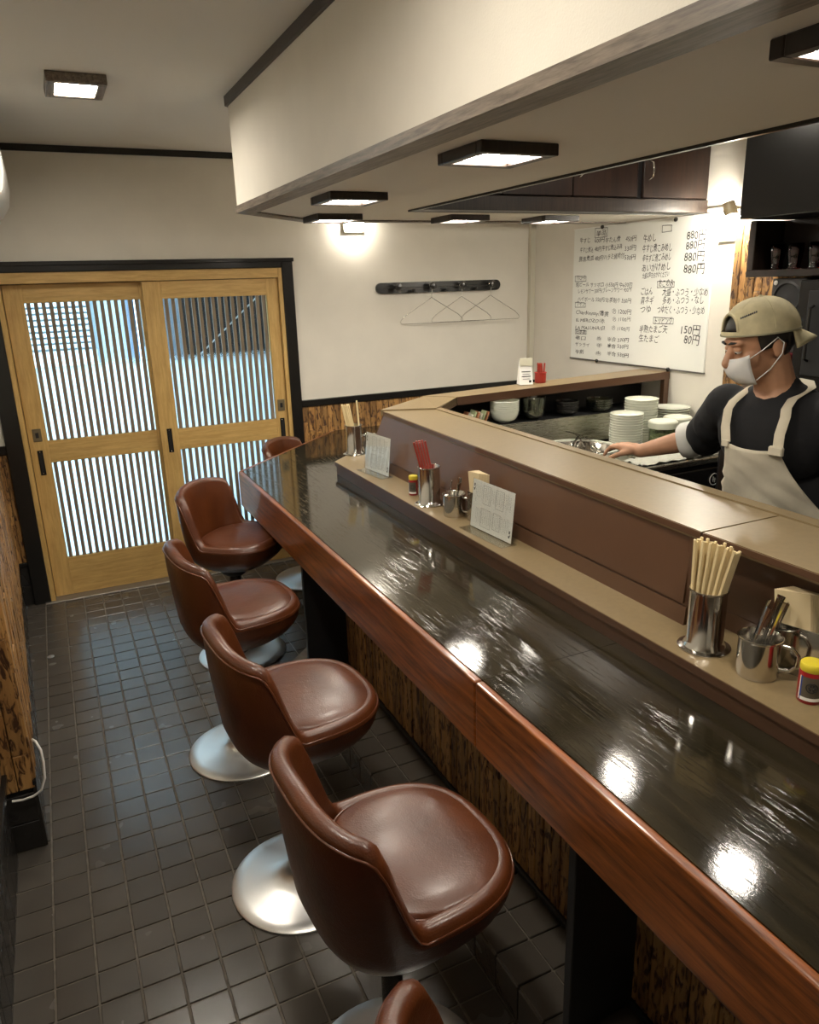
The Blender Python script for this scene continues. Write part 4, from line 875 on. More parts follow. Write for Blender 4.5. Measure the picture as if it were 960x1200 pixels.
MENU = [(t_, y_, BZ0+(z_-BZ0)*0.962, w_) for t_, y_, z_, w_ in MENU]; MBOX = [(a_, BZ0+(b_-BZ0)*0.962, c_, BZ0+(d_-BZ0)*0.962) for a_, b_, c_, d_ in MBOX]
jr = random.Random(12)
dg = bpy.context.evaluated_depsgraph_get()
def letters(body, y0, z0, w, h, ink, x=3.2972):
    cu = bpy.data.curves.new('lettering', 'FONT'); cu.body = body; cu.size = 1.0; cu.resolution_u = 2
    ob = bpy.data.objects.new('lettering', cu); COL.objects.link(ob)
    bpy.context.view_layer.update(); dg.update()
    me = bpy.data.meshes.new_from_object(ob.evaluated_get(bpy.context.evaluated_depsgraph_get()))
    bpy.data.objects.remove(ob); bpy.data.curves.remove(cu)
    if not me.vertices: return None
    xs = [v.co.x for v in me.vertices]; x0, x1 = min(xs), max(xs); k = w/max(1e-6, x1-x0); sl = jr.uniform(-0.03, 0.04); sk = jr.uniform(0.0, 0.14)
    for v in me.vertices:
        a, b = (v.co.x-x0)*k, v.co.y*h
        ph = a*90
        b2 = b+a*sl+0.0022*math.sin(ph+jr_ph); a2 = a+b*sk+0.0010*math.sin(b*260+a*70)
        v.co = (x-3.307, (y0-a2)-1.45, (z0+b2)-1.20)
    me.materials.clear(); me.materials.append(ink)
    bm = bmesh.new(); bm.from_mesh(me)
    for f in bm.faces:
        f.normal_update()
        if f.normal.x > 0: f.normal_flip()
    bm.to_mesh(me); bm.free()
    o = bpy.data.objects.new('lettering', me); COL.objects.link(o); o.parent = board
    return o
for i, (t_, y0, z0, w) in enumerate(MENU):
    jr_ph = jr.uniform(0, 6)
    big = '円' in t_ and y0 < 1.1
    n = len(t_); h = min(0.060 if big else 0.046, w/max(1, n)*1.5+0.008)
    if y0 > 1.5 and w > 0.4: h = 0.031
    if y0 > 1.5: h = min(h, 0.034 if z0 > 1.45 else 0.029)
    letters(t_, y0, z0, w, h, INK)
for (ya, za, yb, zb) in MBOX:
    y_0, y_1, z_0, z_1 = max(ya, yb), min(ya, yb), min(za, zb), max(za, zb)
    part(MB().tube([(3.2968, y_0, z_0), (3.2968, y_0, z_1), (3.2968, y_1, z_1-0.003), (3.2968, y_1, z_0+0.002)], 0.0016, 5, True), 'drawn_box', INK, wb)

# ------------------------------------------------------------------ kitchen bench, dishes
CER = simple('pale_green_white_china', (0.66, 0.68, 0.58), 0.18, coat=0.3)
fridge = thing('bench_refrigerator', 'black under-counter refrigerator bench with handle and round badge', 'refrigerator', (2.6, 0.8, 0), world=True)
part(MB().box(1.98, 3.165, 0.555, 1.105, 0.05, 0.822, 0.004), 'body', BLACKM, fridge)
part(MB().box(1.975, 3.170, 0.535, 1.108, 0.822, 0.850, 0.004), 'worktop', STEELB, fridge)
for x0, x1 in ((1.99, 2.56), (2.57, 3.150)):
    d = part(MB().box(x0, x1, 0.533, 0.556, 0.10, 0.800, 0.006), 'door', BLACK, fridge)
    hx = (x0+x1)/2-0.06
    sub(MB().tube([(hx-0.10, 0.533, 0.700), (hx-0.09, 0.515, 0.705), (hx+0.05, 0.512, 0.715), (hx+0.09, 0.533, 0.72)], 0.008, 8), 'handle', STEELB, d, fridge, 50)
for x in (2.03, 3.11):
    for y in (0.60, 1.06): part(MB().lathe([(0.02, 0.0), (0.02, 0.05), (0.0005, 0.05)], 12, (x, y, 0)), 'foot', BLACKM, fridge)
rYf = Matrix.Rotation(R(90), 3, 'X')
bd = part(MB().lathe([(0.030, 0.0), (0.030, 0.003), (0.026, 0.004), (0.0005, 0.004)], 28, (3.055, 0.533, 0.742), rYf), 'badge', BLACK, fridge, 40)
sub(MB().tube([(3.055+0.028*math.cos(a), 0.5288, 0.742+0.028*math.sin(a)) for a in [2*PI*k/28 for k in range(28)]], 0.0022, 5, True), 'badge_ring', WHITE, bd, fridge)
sub(MB().box(3.046, 3.052, 0.5275, 0.530, 0.730, 0.756, 0.001).box(3.056, 3.062, 0.5275, 0.530, 0.726, 0.748, 0.001).box(3.044, 3.066, 0.5275, 0.530, 0.738, 0.744, 0.001), 'badge_mark', WHITE, bd, fridge)
def bowl_mesh(r, h, foot, dz=0.0125):
    # inner surface is the outer one lifted by tv, so that bowls nest at any spacing above tv
    tv = min(0.0066, dz-0.006); f1 = foot*1.05
    def rad(q): return f1+(r-f1)*math.sin(PI/2*q)**0.8
    def zz(q): return 0.006+(h-0.006)*(1-math.cos(PI/2*q))
    qe = 2/PI*math.acos(max(0, min(1, 1-(h-tv-0.006)/(h-0.006))))
    p = [(foot, 0), (foot, 0.004), (f1, 0.006)]+[(rad(q), zz(q)) for q in (0.12, 0.25, 0.4, 0.55, 0.7, 0.85)]+[(rad(0.95), h-0.0045), (r+0.0022, h-0.0035), (r+0.0028, h-0.0015), (r+0.0012, h)]
    p += [(rad(qe*k), zz(qe*k)+tv) for k in (1.0, 0.85, 0.7, 0.55, 0.4, 0.25, 0.12)]+[(f1*0.9, 0.006+tv), (0.0006, 0.006+tv)]
    me = MB().lathe(p, 36).mesh('bowl')
    for f in me.polygons: f.use_smooth = True
    me.set_sharp_from_angle(angle=R(50)); return me
def stack(name, me, mat, x, y, z, n, dz, label, cat, group, jit=0.0003):
    me = me.copy() if me.materials else me
    me.materials.append(mat); r2 = random.Random(int(x*1000+y*77))
    for i in range(n):
        o = bpy.data.objects.new(name, me); COL.objects.link(o); o.location = (x+r2.uniform(-jit, jit), y+r2.uniform(-jit, jit), z+i*dz); tag(o, label, cat, group)
BW = bowl_mesh(0.080, 0.042, 0.036)
stack('soup_bowl', BW, CER, 2.800, 0.880, 0.8503, 13, 0.0125, 'pale china bowl in the taller stack on the bench, beside the glass jar', 'bowl', 'pale bowls in the tall stack')
stack('soup_bowl', bowl_mesh(0.084, 0.045, 0.038), CER, 3.00, 1.000, 0.8503, 14, 0.0145, 'pale china bowl in the stack at the back of the bench, against the shelf end', 'bowl', 'pale bowls in the back stack')
PLT = MB().lathe([(0.045, 0), (0.048, 0.004), (0.085, 0.010), (0.095, 0.016), (0.094, 0.018), (0.08, 0.013), (0.0006, 0.007)], 36).mesh('plate')
for f in PLT.polygons: f.use_smooth = True
stack('side_plate', PLT, CER, 3.208, 0.995, 0.8503, 14, 0.0118, 'pale plate stacked on the bench in the corner behind the jars', 'plate', 'pale plates in the corner stack')
GLASS = glassm('jar_glass', (0.86, 0.90, 0.82), 0.02, 0.86); LID = simple('milky_lid', (0.72, 0.74, 0.62), 0.35)
def jar(x, y, label):
    t = thing('storage_jar', label, 'jar', (x, y, 0.8503))
    part(MB().lathe([(0.060, 0), (0.066, 0.006), (0.066, 0.10), (0.060, 0.115), (0.058, 0.115), (0.062, 0.10), (0.062, 0.010), (0.0005, 0.008)], 32), 'body', GLASS, t, 40)
    part(MB().lathe([(0.068, 0.112), (0.072, 0.116), (0.072, 0.142), (0.066, 0.149), (0.0005, 0.150)], 32), 'lid', LID, t, 40)
    part(MB().lathe([(0.055, 0.009), (0.058, 0.012), (0.058, 0.07), (0.03, 0.078), (0.0005, 0.08)], 24), 'contents', simple('pale_contents', (0.52, 0.53, 0.40), 0.7, var=0.3, vscale=90), t, 40)
jar(2.965, 0.800, 'glass storage jar with milky lid in front of the back bowl stack'); jar(3.108, 0.848, 'glass storage jar with milky lid in front of the corner plates')
# things on the inner shelf of the far run
tray = thing('packet_tray', 'clear tray of packets on the inner shelf beside the white bowls', 'tray', (2.12, 1.22, 1.0003), 0)
mb = MB(); mb.box(-0.07, 0.07, -0.05, 0.05, 0, 0.003); mb.box(-0.07, 0.07, -0.05, -0.048, 0, 0.055); mb.box(-0.07, 0.07, 0.048, 0.05, 0, 0.055); mb.box(-0.07, -0.068, -0.05, 0.05, 0, 0.055); mb.box(0.068, 0.07, -0.05, 0.05, 0, 0.055)
part(mb, 'box', ACRYL, tray)
PK = [simple('packet_white', (0.7, 0.66, 0.55), 0.5), simple('packet_orange', (0.55, 0.22, 0.10), 0.5), simple('packet_green', (0.45, 0.52, 0.30), 0.5)]
r3 = random.Random(3)
for i in range(11):
    m = Matrix.Translation((2.12-0.046+0.0185*(i//2), 1.22+(0.023 if i % 2 else -0.023), 1.0345+0.002*(i % 3))) @ Matrix.Rotation(0.38, 4, 'Y')
    me = MB().box(-0.004, 0.004, -0.020, 0.020, -0.029, 0.029+0.004*(i % 3), 0.0015).mesh('packet'); me.materials.append(PK[i % 3]); o = bpy.data.objects.new('packet', me); COL.objects.link(o); o.matrix_world = m; tag(o, ('white', 'orange', 'green')[i % 3]+' paper packet in the clear tray on the inner shelf', 'packet', 'packets in the tray')
stack('rice_bowl', bowl_mesh(0.072, 0.062, 0.030, 0.010), CER, 2.285, 1.205, 1.0003, 6, 0.010, 'white china bowl stacked on the inner shelf beside the tray', 'bowl', 'white bowls on the inner shelf')
stack('glass_bowl', bowl_mesh(0.066, 0.060, 0.034, 0.009), glassm('thick_glass', (0.70, 0.72, 0.62), 0.03, 0.75), 2.455, 1.205, 1.0003, 7, 0.009, 'thick glass bowl stacked on the inner shelf beside the white bowls', 'bowl', 'glass bowls on the inner shelf')
stack('black_bowl', bowl_mesh(0.062, 0.040, 0.032, 0.012), BLACK, 2.67, 1.200, 1.0003, 4, 0.012, 'black lacquer bowl stacked on the inner shelf', 'bowl', 'black bowls on the inner shelf')
stack('glass_dish', bowl_mesh(0.070, 0.035, 0.040, 0.012), glassm('clear_dish', (0.75, 0.77, 0.70), 0.03, 0.75), 2.88, 1.195, 1.0003, 4, 0.012, 'clear glass dish stacked on the inner shelf by the end post', 'dish', 'glass dishes on the inner shelf')
# bench clutter in front of the cook's hand
pot = thing('steel_basin', 'wide steel basin with white rim on the bench under the cook hand', 'basin', (2.40, 0.735, 0.8503))
part(MB().lathe([(0.12, 0), (0.13, 0.006), (0.165, 0.08), (0.175, 0.085), (0.174, 0.088), (0.160, 0.083), (0.125, 0.010), (0.0005, 0.010)], 40), 'bowl', STEEL, pot, 50)
part(MB().ring([(0.165, 0.082), (0.180, 0.085), (0.180, 0.092), (0.165, 0.092)], 40), 'rim', CER, pot, 50)
for i in range(5):
    a = R(20+i*14); t = MB().tube([(-0.17, 0, 0.0), (-0.05, 0, 0.012), (0.06, 0, 0.010), (0.16, 0, 0.0)], [0.004, 0.0045, 0.005, 0.012], 8, flat=(0, 0, 1))
    o = t.build('serving_tool', STEEL, None, 50); tag(o, 'steel serving tool lying across the basin on the bench', 'kitchen tool', 'tools on the basin'); o.location = (2.38+0.02*i, 0.76+0.012*i, 0.948+0.0045*i); o.rotation_euler = (0, 0, a)
clo = MB(); nx, ny = 26, 14; rr = random.Random(8); V = []; F = []
for j in range(ny+1):
    for i in range(nx+1):
        x = 2.62+0.48*i/nx; y = 0.560+0.13*j/ny
        V.append((x, y, 0.8525+0.012*(0.5+0.5*math.sin(i*1.3+j*0.9))*(0.5+0.5*math.sin(j*1.7-i*0.6))+rr.uniform(0, 0.003)))
for j in range(ny):
    for i in range(nx): F.append((j*(nx+1)+i, j*(nx+1)+i+1, (j+1)*(nx+1)+i+1, (j+1)*(nx+1)+i))
clo.add(V, F); o = clo.build('cloth', simple('grey_cloth', (0.42, 0.42, 0.36), 0.8), None, 80); sd = o.modifiers.new('thick', 'SOLIDIFY'); sd.thickness = 0.002; sd.offset = 1; tag(o, 'crumpled pale cloth lying along the front of the bench', 'cloth')
# ------------------------------------------------------------------ the cook behind the counter
SKIN = simple('skin', (0.50, 0.265, 0.155), 0.5, var=0.08, vscale=30)
NAVY = simple('black_sweatshirt', (0.008, 0.008, 0.010), 0.85, bump=0.3, bscale=90)
PANTS = simple('dark_trousers', (0.02, 0.02, 0.025), 0.8)
CANVAS = simple('natural_canvas', (0.60, 0.54, 0.42), 0.85, var=0.05, vscale=25, bump=0.25, bscale=300)
CAPM = simple('khaki_cap_cotton', (0.60, 0.53, 0.33), 0.8, var=0.14, vscale=26, bump=0.3, bscale=120)
HAIR = simple('black_hair', (0.012, 0.010, 0.009), 0.5)
cook = thing('person', 'cook in backward khaki cap, white mask, black sweatshirt and canvas apron reaching over the bench', 'person', (2.33, -0.46, 0), world=True)
def fused(mb, name, mat, voxel, smooth_n, parent=cook, fac=0.5):
    me = mb.mesh(name); o = bpy.data.objects.new(name, me); COL.objects.link(o)
    rm = o.modifiers.new('r', 'REMESH'); rm.mode = 'VOXEL'; rm.voxel_size = voxel
    if smooth_n: sm_ = o.modifiers.new('s', 'SMOOTH'); sm_.iterations = smooth_n; sm_.factor = fac
    bpy.context.view_layer.update()
    m2 = bpy.data.meshes.new_from_object(o.evaluated_get(bpy.context.evaluated_depsgraph_get())); bpy.data.objects.remove(o)
    m2.name = name; m2.materials.clear(); ox = off(parent)
    m2.transform(Matrix.Translation((-ox[0], -ox[1], -ox[2])))
    for p in m2.polygons: p.use_smooth = True
    return link(name, m2, mat, parent)
FA = R(186); FV = Vector((math.cos(FA), math.sin(FA), 0)); LV = Vector((-math.sin(FA), math.cos(FA), 0)); UP = Vector((0, 0, 1))
HIP = Vector((2.335, -0.47, 0.90))
RSH = Vector((2.205, -0.275, 1.285)); LSH = Vector((2.250, -0.640, 1.285)); NECK = Vector((2.215, -0.455, 1.335))
RELB = Vector((2.345, -0.045, 1.125)); RWR = Vector((2.235, 0.150, 1.050))
LELB = Vector((2.36, -0.80, 1.05)); LWR = Vector((2.20, -0.90, 0.95))
HF = (Vector((math.cos(R(157)), math.sin(R(157)), 0))*math.cos(R(20))-UP*math.sin(R(20))).normalized()    # face direction
HL = UP.cross(HF).normalized(); HU = HF.cross(HL).normalized()
HC = Vector((2.135, -0.428, 1.495))
HS_ = 0.94
def hp(f, l, u): return HC+(HF*f+HL*l+HU*u)*HS_
b = MB()
# head: cranium, jaw, cheek, nose, brow
hm = Matrix((HF, HL, HU)).transposed()*HS_
b.ball(hp(-0.012, 0, 0.030), 0.100, (1.02, 0.80, 0.98), 24, 16, hm); b.ball(hp(0.022, 0, -0.045), 0.075, (0.92, 0.80, 1.06), 20, 14, hm); b.ball(hp(0.040, 0, -0.088), 0.036, (1.1, 1.1, 0.9), 14, 10, hm)
b.capsule(hp(0.090, 0, 0.012), hp(0.112, 0, -0.024), 0.010, 0.015, 10); b.ball(hp(0.075, 0.030, 0.032), 0.018, (1, 1.6, 0.6), 12, 8, hm); b.ball(hp(0.075, -0.030, 0.032), 0.018, (1, 1.6, 0.6), 12, 8, hm)
for sgn in (-1, 1): b.ball(hp(0.050, sgn*0.045, -0.028), 0.030, (1, 0.8, 1), 12, 8, hm)
for sgn in (-1, 1):
    b.ball(hp(-0.018, sgn*0.083, -0.012), 0.030, (0.62, 0.30, 1.0), 14, 10, hm); b.ball(hp(-0.010, sgn*0.082, -0.032), 0.012, (0.8, 0.6, 1), 10, 8, hm)
b.capsule(hp(-0.022, 0, -0.06), NECK-UP*0.02, 0.056, 0.062)
# trunk, arms, legs under the clothes
b.capsule(NECK-UP*0.02, HIP, 0.085, 0.12); b.capsule(RSH, RELB, 0.048, 0.040); b.capsule(LSH, LELB, 0.048, 0.040); b.capsule(RSH, LSH, 0.055, 0.055)
b.capsule(RELB, RELB.lerp(RWR, 0.4), 0.040, 0.040); b.capsule(RELB.lerp(RWR, 0.4), RWR, 0.040, 0.0265); b.capsule(LELB, LWR, 0.040, 0.027)
for sd_ in (-1, 1):
    h = HIP+LV*sd_*0.09; kn = Vector((h.x-0.01, h.y, 0.48)); an = Vector((h.x+0.01, h.y, 0.07)); b.capsule(h, kn, 0.078, 0.055); b.capsule(kn, an, 0.055, 0.038); b.capsule(an-UP*0.03, an-UP*0.035+FV*0.13, 0.035, 0.03)
# right hand: palm, four bent fingers and a thumb off the side
HD = (Vector((2.195, 0.335, 1.050))-RWR).normalized(); HS = HD.cross(UP).normalized(); HN = HS.cross(HD).normalized()   # HS to the cook's far side
def hnd(d, s_, n): return RWR+HD*d+HS*s_+HN*n
b.capsule(RWR, hnd(0.028, 0, 0.004), 0.025, 0.025)
for k, s_ in enumerate((-0.028, -0.010, 0.010, 0.027)): b.capsule(hnd(0.018, s_*0.7, 0.006), hnd(0.082, s_, 0.008), 0.0155, 0.0135, 12)
def hand_fingers(bb, fn):
    for s_, L, cu_ in ((-0.030, 0.064, 0.9), (-0.010, 0.078, 0.7), (0.0105, 0.082, 0.6), (0.030, 0.074, 0.5)):
        p0 = fn(0.082, s_, 0.008); p1 = fn(0.082+L*0.45, s_*1.15, 0.006); p2 = fn(0.082+L*0.75, s_*1.2, -0.012*cu_-0.004); p3 = fn(0.082+L*0.93, s_*1.22, -0.032*cu_-0.004)
        bb.capsule(p0, p1, 0.0100, 0.0092, 10); bb.capsule(p1, p2, 0.0092, 0.0084, 10); bb.capsule(p2, p3, 0.0084, 0.0072, 10)
    q0 = fn(0.026, -0.022, -0.002); q1 = fn(0.055, -0.048, -0.012); q2 = fn(0.085, -0.054, -0.026); q3 = fn(0.105, -0.050, -0.036)
    bb.capsule(q0, q1, 0.0145, 0.0115, 10); bb.capsule(q1, q2, 0.0112, 0.0098, 10); bb.capsule(q2, q3, 0.0098, 0.0080, 10)
hand_fingers(b, hnd)
LD = (LWR-LELB).normalized(); LS = LD.cross(UP).normalized(); LN = LS.cross(LD).normalized()
def lhn(d, s_, n): return LWR+LD*d+LS*(-s_)+LN*n
b.capsule(LWR, lhn(0.028, 0, 0.004), 0.025, 0.025)
for s_ in (-0.028, -0.010, 0.010, 0.027): b.capsule(lhn(0.018, s_*0.7, 0.006), lhn(0.082, s_, 0.008), 0.0155, 0.0135, 12)
hand_fingers(b, lhn)
body = fused(b, 'body', SKIN, 0.0046, 5)
# eyes and brows
for sgn in (-1, 1):
    sub(MB().ball(hp(0.079, sgn*0.031, 0.010), 0.0110, (1, 1, 1), 14, 10), 'eye', simple('eye_white', (0.7, 0.68, 0.65), 0.2), body, cook, 80)
    sub(MB().ball(hp(0.0872, sgn*0.031, 0.006), 0.0055, (0.6, 1, 1), 10, 8, hm), 'iris', simple('dark_iris', (0.02, 0.012, 0.008), 0.2), body, cook, 80)
    sub(MB().ball(hp(0.0785, sgn*0.031, 0.0145), 0.0130, (1, 1.15, 0.85), 14, 10, hm), 'eyelid', SKIN, body, cook, 80)
    sub(MB().tube([hp(0.094, sgn*0.012, 0.034), hp(0.094, sgn*0.030, 0.039), hp(0.080, sgn*0.050, 0.035)], [0.003, 0.004, 0.002], 6), 'eyebrow', HAIR, body, cook, 80)
# hair below the cap
hb = MB(); hb.ball(hp(-0.014, 0, 0.028), 0.1055, (1.0, 0.82, 0.98), 28, 18, hm)
hb.v = [v for v in hb.v]; hair_me = hb
keep = []
for f in hb.f:
    c = sum((Vector(hb.v[i]) for i in f), Vector())/len(f)-HC; fl, ll, ul = c.dot(HF), c.dot(HL), c.dot(HU)
    if fl < 0.035 and ul > -0.055 and not (fl > -0.045 and ul < -0.005) or (ul > 0.060): keep.append(f)
hb.f = keep
hr = part(hb, 'hair', HAIR, cook, 80); sd = hr.modifiers.new('t', 'SOLIDIFY'); sd.thickness = 0.006; sd.offset = 0.0
# cap worn backwards
cap_axis_u = (HU*0.97-HF*0.24).normalized(); cf = HF-cap_axis_u*HF.dot(cap_axis_u); cf.normalize(); cm = Matrix((cf, HL, cap_axis_u)).transposed()*HS_; CC = hp(-0.016, 0, 0.038)
mb = MB(); seg, rg = 96, 30; V = []; F = []
for i in range(rg+1):
    t = i/rg*R(94)
    for k in range(seg):
        a = 2*PI*k/seg; r_ = math.sin(t)
        V.append(CC+cm @ Vector((0.115*r_*math.cos(a), 0.095*r_*math.sin(a), 0.098*math.cos(t)*(1+0.04*math.sin(2*t)))))
for i in range(rg):
    for k in range(seg):
        a = 2*PI*(k+0.5)/seg; a = math.atan2(math.sin(a), math.cos(a)); t = (i+0.5)/rg*94
        if 54.5 < t < 84 and abs(a) < 0.60*math.sqrt(max(0, 1-((84-t)/29.5)**2)): continue      # strap opening at the forehead
        F.append((i*seg+k, i*seg+(k+1) % seg, (i+1)*seg+(k+1) % seg, (i+1)*seg+k))
mb.add(V, F); cp = part(mb, 'cap', CAPM, cook, 80, merge=True); sd = cp.modifiers.new('t', 'SOLIDIFY'); sd.thickness = 0.003; sd.offset = 1
sub(MB().ball(CC+cm @ Vector((0, 0, 0.102)), 0.008, (1, 1, 0.6), 12, 8, cm), 'button', CAPM, cp, cook, 80)
ar = []
for q in range(25):
    u = -1+2*q/24; t = 84-(84-54.5)*math.sqrt(max(0, 1-u*u)); a = u*0.60; ar.append(CC+cm @ Vector((0.1175*math.sin(R(t))*math.cos(a), 0.0975*math.sin(R(t))*math.sin(a), 0.100*math.cos(R(t))*(1+0.04*math.sin(2*R(t))))))
sub(MB().tube(ar, 0.0042, 8), 'opening_edge', CAPM, cp, cook, 60)
for k in range(6):                                       # panel seams
    a = PI/6+PI*k/3
    if abs(math.atan2(math.sin(a), math.cos(a))) < 0.6: t1 = 52
    else: t1 = 92
    pts = [CC+cm @ Vector((0.1185*math.sin(R(t))*math.cos(a), 0.0985*math.sin(R(t))*math.sin(a), 0.101*math.cos(R(t))*(1+0.04*math.sin(2*R(t))))) for t in range(4, t1, 8)]
    sub(MB().tube(pts, 0.0013, 5), 'seam', CAPM, cp, cook)
pts = [CC+cm @ Vector((0.119*math.cos(a), 0.099*math.sin(a), -0.004)) for a in [2*PI*k/48 for k in range(48)]]
sub(MB().tube(pts, 0.0025, 6, True), 'band_edge', simple('cap_band', (0.32, 0.30, 0.20), 0.8), cp, cook, 60)
V = []; F = []; nb = 16
for i in range(5):
    q = i/4
    for k in range(nb+1):
        a = PI-0.95+1.9*k/nb; rr_ = 1+q*0.54*math.cos((k/nb-0.5)*PI*0.86)
        V.append(CC+cm @ Vector((0.114*math.cos(a)*rr_, 0.096*math.sin(a)*(1+q*0.10), -0.006-0.034*q-0.020*q*(abs(k/nb-0.5)*2)**2)))
for i in range(4):
    for k in range(nb): F.append((i*(nb+1)+k, i*(nb+1)+k+1, (i+1)*(nb+1)+k+1, (i+1)*(nb+1)+k))
bl = sub(MB().add(V, F), 'bill', CAPM, cp, cook, 80); sd = bl.modifiers.new('t', 'SOLIDIFY'); sd.thickness = 0.005
for k in range(9):                                       # faint arched embroidery beside the opening
    t = R(62); a = 0.62+0.055*k; c = CC+cm @ Vector((0.1175*math.sin(t-0.02*k)*math.cos(a), 0.0975*math.sin(t-0.02*k)*math.sin(a), 0.1035*math.cos(t-0.02*k)))
    sub(MB().ball(c, 0.0035, (0.8, 0.8, 1.3), 8, 5, cm), 'embroidery', simple('grey_thread', (0.10, 0.10, 0.10), 0.8), cp, cook)
# face mask
V = []; F = []; nu, nv = 16, 8
for j in range(nv+1):
    v_ = j/nv; u_ = -0.012-0.092*v_
    for i in range(nu+1):
        a = -1.25+2.5*i/nu; half = 0.073-0.010*v_; bul = 0.060+0.060*math.cos(a)**1.3*(1-0.35*(2*v_-0.75)**2) if abs(a) < PI/2 else 0.06
        V.append(hp(bul-0.004, half*math.sin(a)*1.06, u_+0.010*(1-math.cos(a))*(1-v_)))
for j in range(nv):
    for i in range(nu): F.append((j*(nu+1)+i, j*(nu+1)+i+1, (j+1)*(nu+1)+i+1, (j+1)*(nu+1)+i))
mk = part(MB().add(V, F), 'face_mask', simple('mask_white', (0.74, 0.74, 0.73), 0.8), cook, 80); sd = mk.modifiers.new('t', 'SOLIDIFY'); sd.thickness = 0.002
for sgn in (-1, 1):
    sub(MB().tube([hp(0.070, sgn*0.072, -0.018), hp(0.030, sgn*0.083, -0.004), hp(-0.020, sgn*0.092, 0.018), hp(-0.034, sgn*0.092, -0.004), hp(-0.022, sgn*0.090, -0.034), hp(0.02, sgn*0.080, -0.070), hp(0.062, sgn*0.064, -0.092)], 0.0018, 6), 'ear_loop', WHITE, mk, cook, 60)
# sweatshirt
s = MB(); CH = Vector((2.225, -0.455, 1.20)); BE = Vector((2.30, -0.465, 1.00))
tm = Matrix((FV, LV, UP)).transposed()
s.ball(CH+UP*0.02, 0.165, (0.78, 1.16, 0.98), 24, 16, tm); s.ball(CH+UP*0.085, 0.120, (0.80, 1.55, 0.62), 24, 14, tm); s.ball(BE, 0.160, (0.82, 1.12, 1.10), 24, 16, tm); s.ball(HIP+UP*0.02, 0.150, (0.88, 1.16, 0.75), 24, 14, tm)
s.capsule(RSH, RELB, 0.072, 0.064); s.capsule(LSH, LELB, 0.074, 0.062); s.capsule(LELB, LWR.lerp(LELB, 0.12), 0.062, 0.048)
s.capsule(RELB, RELB.lerp(RWR, 0.10), 0.060, 0.056); s.capsule(CH+UP*0.06, NECK+UP*0.000, 0.100, 0.074)
for k in range(5): s.ball(RSH.lerp(RELB, 0.25+0.16*k)+Vector((0.01*(-1)**k, 0, -0.012)), 0.070, (1, 1, 1), 14, 10)
shirt = fused(s, 'sweatshirt', NAVY, 0.008, 4)
# white rolled cuff at the right elbow
ax = (RWR-RELB).normalized(); q = UP.rotation_difference(ax).to_matrix(); C0 = RELB.lerp(RWR, 0.10)
part(MB().ring([(0.050, -0.004), (0.062, -0.002), (0.066, 0.010), (0.066, 0.036), (0.060, 0.046), (0.050, 0.044)], 32), 'cuff_tmp', WHITE, cook) if False else None
cu2 = MB(); cu2.ring([(0.046, -0.006), (0.063, -0.004), (0.068, 0.010), (0.067, 0.040), (0.060, 0.052), (0.046, 0.050)], 32); cu2.v = [tuple(q @ Vector(v)+C0) for v in cu2.v]
part(cu2, 'rolled_cuff', simple('cuff_white', (0.70, 0.69, 0.64), 0.8, bump=0.3, bscale=80), cook, 60)
# trousers and shoes
t = MB(); t.ball(HIP-UP*0.03, 0.145, (0.86, 1.18, 0.85), 20, 14, tm)
for sd_ in (-1, 1):
    h = HIP+LV*sd_*0.09; kn = Vector((h.x-0.01, h.y, 0.48)); an = Vector((h.x+0.01, h.y, 0.085)); t.capsule(h, kn, 0.098, 0.075); t.capsule(kn, an, 0.075, 0.058)
fused(t, 'trousers', PANTS, 0.010, 3)
for sd_ in (-1, 1):
    h = HIP+LV*sd_*0.09; sh_ = MB(); sh_.capsule(Vector((h.x+0.03, h.y, 0.042)), Vector((h.x+0.01, h.y, 0.040))+FV*0.15, 0.042, 0.038); sh_.v = [(v[0], v[1], max(0.001, v[2])) for v in sh_.v]
    part(sh_, 'shoe', BLACKM, cook, 60)
# apron: bib and skirt wrapped round the front, neck straps, waist tie
def torso_surface(z, th):
    # outline of the clothed trunk at height z, th measured from straight ahead
    k = sm(0.85, 1.20, z); c = HIP.lerp(CH, min(1, max(0, (z-0.90)/0.30))); c = Vector((c.x, c.y, z))
    if z > 1.22: c = c+FV*0.0
    rx = 0.142+0.010*math.sin((z-0.8)*6); ry = 0.186+0.010*k
    if z > 1.20: rx -= (z-1.20)*0.30
    return c+FV*rx*math.cos(th)+LV*ry*math.sin(th)
V = []; F = []; nz, nt_ = 34, 22; ZT, ZL = 1.205, 0.48
for j in range(nz+1):
    z = ZT+(ZL-ZT)*j/nz
    if z > 0.98: half = 0.42+0.58*((ZT-z)/(ZT-0.98))**1.6
    else: half = 1.02
    for i in range(nt_+1):
        th = 0.10-half+2*half*i/nt_; p = torso_surface(max(z, 0.80), th); p.z = z
        n = (FV*math.cos(th)+LV*math.sin(th))
        fold = 0.008*math.sin(th*9+z*22)*(0.3+0.7*sm(1.2, 0.85, z))+0.005*math.sin(z*60+th*3)
        if j == 0: p.z += -0.012*math.cos((th-0.10)*3.4)
        V.append(p+n*(0.014+abs(fold)))
for j in range(nz):
    for i in range(nt_): F.append((j*(nt_+1)+i, j*(nt_+1)+i+1, (j+1)*(nt_+1)+i+1, (j+1)*(nt_+1)+i))
ap = part(MB().add(V, F), 'apron', CANVAS, cook, 80); sd = ap.modifiers.new('t', 'SOLIDIFY'); sd.thickness = 0.003; sd.offset = 1
